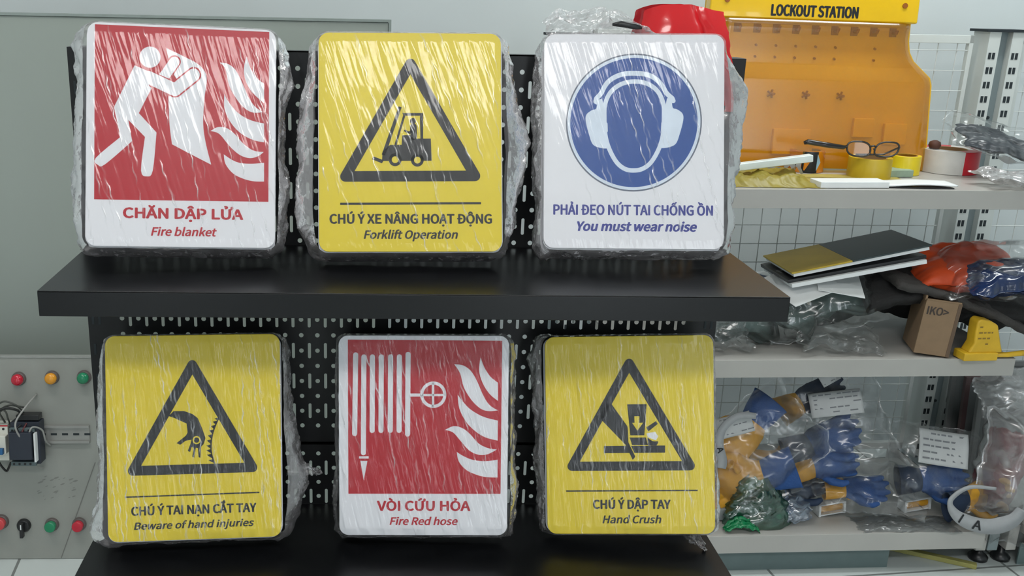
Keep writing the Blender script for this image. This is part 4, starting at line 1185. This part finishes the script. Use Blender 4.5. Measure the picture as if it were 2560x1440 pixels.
band('white lettered band by the yellow hand crush signs on the bottom shelf', smooth3(px3([(1890, 1040), (1845, 1040), (1808, 1070), (1798, 1110), (1806, 1150), (1802, 1170)], .665)), .024, [(20, 'A')], 2, [(0, .6), (.5, .8), (1, 1)])
o = glove('yellow and navy glove inside the front lettered band', pose(at(2452, 1256, .70), -20, 80, 0), palm=GY, cuff=GD, seed=9, group=GRP, scale=.9, curl=1.2)
pillow('glove_bag', 'clear bag around the lettered band at the right shelf end', .19, .15, .07, pose(at(2470, 1275, .69), -30, 8, 0), 78, BAG2, .012, 'bag', 'clear bags of work gloves')
# green bag
GRN = film('green film', haze=.35, rough=.16, refl=1.0, tint=(.18, .55, .38), bump=.5, bscale=30, hazecol=(.02, .20, .11), crease=.25)
gb = on(1915, 1335, Z3)
def gbag(u, v):
    a = 2 * math.pi * u; rr = (.078 - .05 * v ** 1.3) * (1 + .28 * fr((math.cos(a) * 1.6, math.sin(a) * 1.6, v * 3), 4, 81))
    return (rr * math.cos(a) * 1.15, rr * .8 * math.sin(a), .118 * v ** .8 + .008 * fr((math.cos(a) * 3, math.sin(a) * 3, v * 4), 3, 82) * v)
o = MB().grid(60, 30, gbag, 0, lambda u, v: max(0, fr((u * 14, v * 5, 2), 3, 80)) ** 1.4).build('green_bag', GRN, smooth=True, recalc=False)
o.location = (gb.x - .004, gb.y + .075, Z3 + .001); tag(o, 'crumpled dark green plastic bag at the left front of the bottom shelf', 'plastic bag')
MB().grid(30, 12, lambda u, v: (-.095 + .085 * u, -.055 - .02 * v + .008 * fr((u * 5, v * 4, 1), 3, 83), .004 + .028 * math.sin(u * 3.1) * (1 - .5 * v) + .006 * fr((u * 6, v * 5, 2), 3, 84))).build('bag_opening', pm('bright green film', srgb(20, 122, 74), .25, bump=.3), o, smooth=True, solid=.001)
pillow('fabric_lump', 'dark bundle inside the green bag', .09, .08, .06, pose((gb.x + .005, gb.y + .075, Z3 + .045), 0, 5, 0), 85, pm('dark green cloth', srgb(20, 40, 34), .7), .004, 'bundle')
for px_, py_, lab in ((2078, 1272, 'small yellow label roll in white wrapping, left of two'), (2292, 1262, 'small yellow label roll in white wrapping, right of two')):
    p = on(px_, py_ + 22, Z3)
    e = empty('label_roll', label=lab, cat='roll', group='small wrapped yellow rolls', mat=pose((p.x, p.y + .02, Z3 + .018), 0, -6, 8))
    MB().lathe([(0, -.03), (.012, -.03), (.012, .03), (0, .03)], 20, Matrix.Rotation(math.pi / 2, 4, 'Y')).build('roll', GY, e)
    MB().box((-.036, -.014, -.0165), (.036, .016, -.0125)).box((-.036, -.0165, -.0165), (-.030, .014, .0165)).box((.030, -.0165, -.0165), (.036, .014, .0165)).box((-.036, -.016, .0125), (.036, .016, .0165)).build('wrapper', WHT, e, bevel=.001)
pillow('plastic_bag', 'small clear bag with blue print behind the green bag', .11, .07, .03, pose((.965, .675, Z3 + .035), -50, 4, 0), 86, film('blue print bag', haze=.35, rough=.1, refl=1, bump=.6, hazecol=(.30, .42, .62)), .012)
o = MB().box((-.05, -.03, 0), (.05, .05, .03)).build('carton_lid', pm('grey card', srgb(140, 146, 146), .6), bevel=.002); o.matrix_world = pose((.80, .70, Z3 + .001), 0, 3, 10); tag(o, 'small pale grey carton at the left end of the bottom shelf', 'carton')
o = crumple('plastic_sheet', 'flat clear film lying at the right front of the bottom shelf', 'film', film('flat film', haze=.22, rough=.12, refl=1.2, hazecol=(.7, .74, .74)), 1.13, 1.37, .615, .70, Z3, .014, 88)
# ---- next bay: bags and frames at the right edge
RB = film('red white bag', haze=.42, rough=.16, refl=1, bump=.5, hazecol=(.56, .56, .56))
pillow('plastic_bag', 'milky clear bag bulging at the right edge, above the lettered band', .24, .26, .16, pose((1.555, .70, Z3 + .14), -12, 8, 0), 91, RB, .018)
pillow('red_cloth', 'dark red cloth inside the milky bag at the right edge', .12, .20, .05, pose((1.50, .715, Z3 + .12), -10, 16, 0), 92, pm('maroon cloth', srgb(128, 34, 44), .7, var=.15), .008, 'cloth')
pillow('plastic_bag', 'grey clear bag on top of the milky bag at the right edge', .22, .12, .09, pose((1.575, .80, Z3 + .295), -20, -14, 0), 93, RB, .016)
for k, (dx, dy) in enumerate(((0, 0), (.018, -.035), (.036, -.07))):
    e = empty('picture_frame', label=('grey frame at the back of three beside the upright', 'grey frame in the middle of three beside the upright', 'grey frame in front of three beside the upright')[k], cat='frame', group='grey frames beside the upright', mat=pose((1.66 + dx, .97 + dy, Z3), -5, 0, 2))
    f = MB(); w_, h_ = .15, .30 - .03 * k
    f.box((-w_, 0, 0), (-w_ + .014, .012, h_)).box((w_ - .014, 0, 0), (w_, .012, h_)).box((-w_ + .014, 0, h_ - .014), (w_ - .014, .012, h_)).box((-w_ + .014, 0, 0), (w_ - .014, .012, .014))
    f.build('moulding', pm('grey frame %d' % k, (srgb(110, 112, 112), srgb(84, 66, 66), srgb(120, 122, 122))[k], .4), e, bevel=.001)
    MB().box((-w_ + .012, .004, .012), (w_ - .012, .008, h_ - .012)).build('panel', pm('dull grey panel', srgb(104, 108, 108), .5), e)
sp = at(2500, 972, .98)
st = empty('striped_sign', label='small white sign with dark red diagonal stripes at the right edge', cat='sign', mat=pose((sp.x + .09, .975, sp.z - .05), -4, 0, 2))
MB().box((-.095, 0, 0), (.12, .004, .05)).build('board', WHT, st)
ss = MB()
for k in range(5):
    x = -.075 + k * .04
    ss.add([(x, -.0005, .006), (x + .014, -.0005, .006), (x + .05, -.0005, .036), (x + .036, -.0005, .036)], [(0, 1, 2, 3)])
ss.build('stripes', pm('dark red stripe', srgb(120, 30, 44), .5), st, recalc=False)
MB().box((-.005, .004, -.19), (.02, .012, .0)).build('support', RACKGREY, st)
# batten on the floor
pa, pb = on(2300, 1390, ZF), on(2440, 1421, ZF)
d = (pb - pa); L0 = d.length
o = MB().box((-.22, -.008, 0), (L0, .008, .012)).build('batten', pm('pale yellow wood', srgb(150, 146, 84), .6, var=.1, stretch=(4, 40, 40)), bevel=.001)
o.location = (pa.x, pa.y, ZF + .0005); o.rotation_euler = (0, 0, math.atan2(d.y, d.x)); tag(o, 'thin yellowish batten lying on the floor under the white shelving', 'batten')

# ------------------------------------------------------------------ red plastic bag over the pegboard top
REDB = pm('red plastic film', srgb(206, 26, 34), .22, var=.06, scale=8, bump=.06, bscale=14, trans=.15, coat=.3)
def rbag(u, v):
    # draped sheet: front flap, over the board's top edge, rear flap
    w_ = .088 - .012 * v if v > .5 else .088
    x = (u - .5) * 2 * (.080 - .022 * v) + .396 + .004 * fr((v * 5, 1, 2), 3, 95)
    t = v
    z = .330 + .140 * t + .010 * math.sin(u * 3.1) * t + .003 * fr((u * 3, v * 2, 1), 2, 96)
    y = -.004 + .024 * t + .004 * math.sin(u * 5) + .010 * fr((u * 2.2, v * 1.6, 5), 2, 97)
    return (x, y, z)
def rfront(u, v):
    p = rbag(u, v); return (p[0], -.028 * math.sin(math.pi * min(1, v * 1.0)) * (.4 + .6 * math.sin(math.pi * u)) + p[1] - .004 + .010 * math.exp(-((u - .68 - .25 * (1 - v)) / .06) ** 2), p[2])
def rback(u, v):
    p = rbag(u, v); return (p[0], p[1] + .045 + .03 * math.sin(math.pi * v) * math.sin(math.pi * u), p[2])
o = MB().grid(44, 36, rfront).grid(44, 36, rback).build('red_bag', REDB, smooth=True)
tag(o, 'glossy red plastic bag sticking up behind the white ear protection signs', 'plastic bag')
bc = Vector((.395, .02, .40))
o.data.transform(Matrix.Translation(-bc)); o.location = bc
o = MB().tube([(-.022, 0, 0), (-.01, 0, .001), (.012, 0, -.002), (.02, 0, -.004)], [.002, .0045, .0045, .002], 10).build('pen_cap', DARK, smooth=True)
o.location = at(1570, 62, -.03); tag(o, 'short black clip in the loose film above the ear protection signs', 'clip')

# ------------------------------------------------------------------ control training board at lower left
CBT = math.radians(-7)
cb0 = atZ(90, 1398, ZF)
CM = Matrix.Translation((cb0.x, cb0.y, ZF)) @ Matrix.Rotation(math.radians(.6), 4, 'Z') @ Matrix.Rotation(CBT, 4, 'X')
CI = CM.inverted()
def cpt(x, y):
    """point of the board face seen at this pixel, in the board's own x,z"""
    d = CI.to_3x3() @ ray(x, y); c = CI @ CAM
    q = c + d * (-c.y / d.y); return q.x, q.z
cb = empty('control_board', label='pale grey training board with pilot lamps and switches, leaning on the floor at left', cat='control board', mat=CM)
hb = cpt(100, 893)[1]
BRD = pm('pale grey board', srgb(146, 148, 142), .35, var=.05, scale=9, bump=.03)
MB().box((-.75, 0, .001), (.42, .012, hb)).build('panel', BRD, cb, bevel=.001)
MB().box((-.75, -.002, hb - .001), (.42, .014, hb + .003)).build('top_edge', pm('board edge', srgb(150, 152, 148), .4), cb)
x1, z1 = cpt(237, 1156); x2, z2 = cpt(152, 1398)
MB().add([(x1, -.0006, z1), (x1 + .0025, -.0006, z1), (x2 + .0025, -.0006, z2 + .003), (x2, -.0006, z2 + .003)], [(0, 1, 2, 3)]).build('seam_line', pm('seam', srgb(112, 112, 108), .6), cb, recalc=False)
rs = random.Random(8); sm_ = MB()
for k in range(26):
    x, z = cpt(rs.uniform(90, 190), rs.uniform(1190, 1250)); r_ = rs.uniform(.001, .004)
    sm_.add([(x + r_ * 1.8 * math.cos(t) , -.0005 - k * 2e-6, z + r_ * .6 * math.sin(t) + r_ * .6 * math.cos(t)) for t in [j * .785 for j in range(8)]], [tuple(range(8))])
sm_.build('scuff_marks', pm('grey scuff', srgb(126, 127, 122), .6), cb, recalc=False)
# DIN rail
zr0 = cpt(150, 1062)[1]; zr1 = cpt(150, 1106)[1]
dr = MB().box((-.75, -.004, zr1), (cpt(224, 1062)[0], -.0002, zr0)).box((-.75, -.009, zr0 - .006), (cpt(224, 1062)[0], -.004, zr0)).box((-.75, -.009, zr1), (cpt(224, 1062)[0], -.004, zr1 + .006))
xr = cpt(224, 1062)[0]
for k in range(9):
    x = xr - .012 - k * .026
    dr.prism([(x, (zr0 + zr1) / 2 - .0025), (x + .014, (zr0 + zr1) / 2 - .0025), (x + .014, (zr0 + zr1) / 2 + .0025), (x, (zr0 + zr1) / 2 + .0025)], -.0046, -.0042, mi=1)
dr.build('din_rail', [pm('zinc rail', srgb(150, 150, 146), .35, metal=.3), HOLE], cb, bevel=.0004)
def lamp(px_, py_, col, nm, lab, part='pilot_lamp', flat=False, r=.0145):
    x, z = cpt(px_, py_)
    e = empty(part, (x, 0, z)); e.parent = cb; e.matrix_parent_inverse = Matrix()
    e.location = (x, 0, z); e['label'] = lab
    MX = Matrix.Rotation(math.pi / 2, 4, 'X')
    MB().lathe([(0, 0), (r + .002, 0), (r + .002, .004), (r + .001, .009), (r - .001, .010), (0, .010)], 32, MX).build('bezel', pm('grey brown bezel', srgb(92, 84, 82), .4), e, smooth=False, bevel=.0008)
    cm = pm('lens ' + nm, col, .25, var=.08, scale=60, coat=.4)
    if flat: MB().lathe([(0, .010), (r - .002, .010), (r - .0015, .022), (r - .003, .024), (0, .024)], 32, MX).build('button', cm, e, bevel=.001)
    else: MB().lathe([(0, .010), (r - .001, .010), (r - .001, .016), (r - .003, .021), (r * .5, .0235), (0, .024)], 32, MX).build('lens', cm, e, smooth=True)
    return e
RL, YL, GL = srgb(190, 20, 48), srgb(222, 150, 30), srgb(12, 128, 86)
lamp(48, 946, RL, 'red', 'red pilot lamp'); lamp(131, 943, YL, 'amber', 'amber pilot lamp'); lamp(211, 942, GL, 'green', 'green pilot lamp')
lamp(131, 1310, GL, 'green', 'green push button', 'push_button', True); lamp(199, 1309, RL, 'red', 'red push button', 'push_button', True)
e = lamp(4, 1303, srgb(196, 62, 66), 'coral', 'red mushroom push button', 'push_button', True, .016)
x, z = cpt(61, 1312)
e = empty('selector_switch', (x, 0, z)); e.parent = cb; e.location = (x, 0, z); e['label'] = 'black selector switch'
MX = Matrix.Rotation(math.pi / 2, 4, 'X')
MB().lathe([(0, 0), (.0165, 0), (.0165, .006), (.014, .012), (0, .012)], 32, MX).build('bezel', DARK, e, bevel=.001)
MB().box((-.004, -.026, -.024), (.004, -.012, .012)).build('lever', DARK, e, bevel=.0015)
MB().box((-.0012, -.0268, -.002), (.0012, -.0258, .010)).build('pointer', WHT, e)
# contactor and circuit breaker on the rail
def cbox(name, p0, p1, dep, mat, parent, y0=.009, bv=.0015):
    a = cpt(*p0); b = cpt(*p1)
    return MB().box((a[0], -dep, b[1]), (b[0], -y0, a[1])).build(name, mat, parent, bevel=bv)
NAVY = pm('contactor navy', srgb(36, 42, 54), .45); GRYT = pm('contactor grey', srgb(84, 98, 100), .5)
ct = empty('contactor', (0, 0, 0)); ct.parent = cb; ct['label'] = 'dark navy contactor with wires'
cx0, cz0 = cpt(42, 1052); cx1, cz1 = cpt(118, 1146)
MB().box((cx0, -.045, cz1 + .002), (cx1, -.009, cz0 + .01)).build('lower_body', NAVY, ct, bevel=.0015)
MB().box((cx0 + .003, -.07, cz1 + .020), (cx1 - .012, -.045, cz0 - .008)).build('front_cover', NAVY, ct, bevel=.002)
for zz in (cz0 - .006, cz1 + .006):
    t = MB().box((cx0 + .001, -.056, zz - .005), (cx1 - .008, -.0455, zz + .005)).build('terminal_strip', GRYT, ct, bevel=.001)
    for k in range(4):
        MB().tube([(cx0 + .008 + k * .0125, -.0565, zz), (cx0 + .008 + k * .0125, -.0545, zz)], .0028, 10).build('screw', DARK, t)
MB().box((cx1 - .009, -.062, cz1 + .012), (cx1 - .005, -.0455, cz0 - .012)).build('side_label', WHT, ct)
mc = empty('circuit_breaker', (0, 0, 0)); mc.parent = cb; mc['label'] = 'white circuit breaker with blue toggles'
mx0, mz0 = cpt(-30, 1048); mx1, mz1 = cpt(40, 1136)
MB().box((mx0, -.044, mz1), (mx1, -.009, mz0)).box((mx0, -.062, mz1 + .022), (mx1, -.044, mz0 - .022)).build('housing', pm('ivory plastic', srgb(208, 208, 198), .45), mc, bevel=.0015)
for k in range(3):
    x = mx1 - .010 - k * .020
    MB().box((x - .006, -.074, (mz0 + mz1) / 2 - .020), (x + .006, -.062, (mz0 + mz1) / 2 - .006)).build('toggle', pm('blue toggle', srgb(30, 92, 140), .4), mc, bevel=.0012)
    MB().tube([(x, -.0448, mz0 - .010), (x, -.0435, mz0 - .010)], .003, 10).build('screw', DARK, mc)
MB().box((mx0, -.0445, mz0 - .004), (mx1, -.0438, mz0 - .001)).build('red_line', REDP, mc)
WG = pm('grey wire', srgb(70, 72, 68), .5); WL = pm('light wire', srgb(150, 150, 146), .5); WK = pm('black wire', srgb(28, 28, 28), .5)
def wire(pp, mat, r_=.0022):
    q = []
    for (x, y, dep) in pp:
        a = cpt(x, y); q.append((a[0], -dep, a[1]))
    s_ = smooth3(q, 8)
    MB().tube(s_, r_, 8).build('wire', mat, cb, smooth=True)
wire([(-8, 1044, .03), (2, 1012, .05), (28, 988, .055), (58, 998, .05), (70, 1022, .03)], WG)
wire([(-4, 1046, .03), (6, 1020, .06), (34, 1002, .06), (60, 1010, .05), (72, 1034, .03)], WK, .0026)
wire([(8, 1046, .03), (10, 1026, .05), (30, 1008, .05), (62, 1014, .04)], WG)
wire([(24, 1046, .03), (22, 1030, .045), (18, 1012, .05), (40, 1000, .045), (66, 1012, .02)], WG)
wire([(36, 1050, .03), (38, 1030, .05), (34, 1012, .055), (14, 1006, .05), (-10, 1020, .02)], WG)
wire([(80, 1085, .06), (68, 1052, .075), (66, 1030, .07), (82, 1002, .05), (92, 985, .002)], WL)
wire([(90, 1080, .06), (100, 1050, .06), (118, 1062, .04), (124, 1092, .03), (128, 1112, .006)], WL)
wire([(60, 1080, .058), (58, 1060, .06), (70, 1046, .05)], WK); wire([(72, 1080, .058), (76, 1062, .06), (82, 1044, .045)], pm('dark red wire', srgb(84, 34, 36), .5))
wire([(6, 1140, .03), (16, 1156, .03), (22, 1172, .015), (30, 1160, .02), (38, 1146, .03)], WK, .0026)
wire([(100, 1144, .04), (106, 1158, .03), (112, 1166, .012), (104, 1168, .006)], WL, .0015)
MB().box((cx0 + .012, -.04, cz0 + .012), (cx1 - .002, -.012, cz0 + .026)).build('auxiliary_block', DARK, ct, bevel=.002)

# ------------------------------------------------------------------ let everything on the white shelves rest on them
bpy.context.view_layer.update()
dg = bpy.context.evaluated_depsgraph_get()
def lowest(o):
    z = 9
    todo = [o]
    while todo:
        c = todo.pop(); todo += list(c.children)
        if c.type == 'MESH':
            me = c.evaluated_get(dg).data; M = c.matrix_world
            z = min([z] + [(M @ v.co).z for v in me.vertices])
    return z
KEEP = ('shelving', 'display', 'sign_stack', 'wall', 'floor', 'ceiling', 'window', 'white', 'control', 'camera', 'batten', 'red_bag', 'pen_cap', 'lockout', 'strap_band')
for o in list(COL.objects):
    if o.parent or o.type not in ('MESH', 'EMPTY') or o.name.startswith(KEEP): continue
    z = lowest(o)
    for t in (ZS1, ZS2, ZS3):
        if t - .06 < z < t + .0005:
            o.location.z += t + .0006 - z
            break
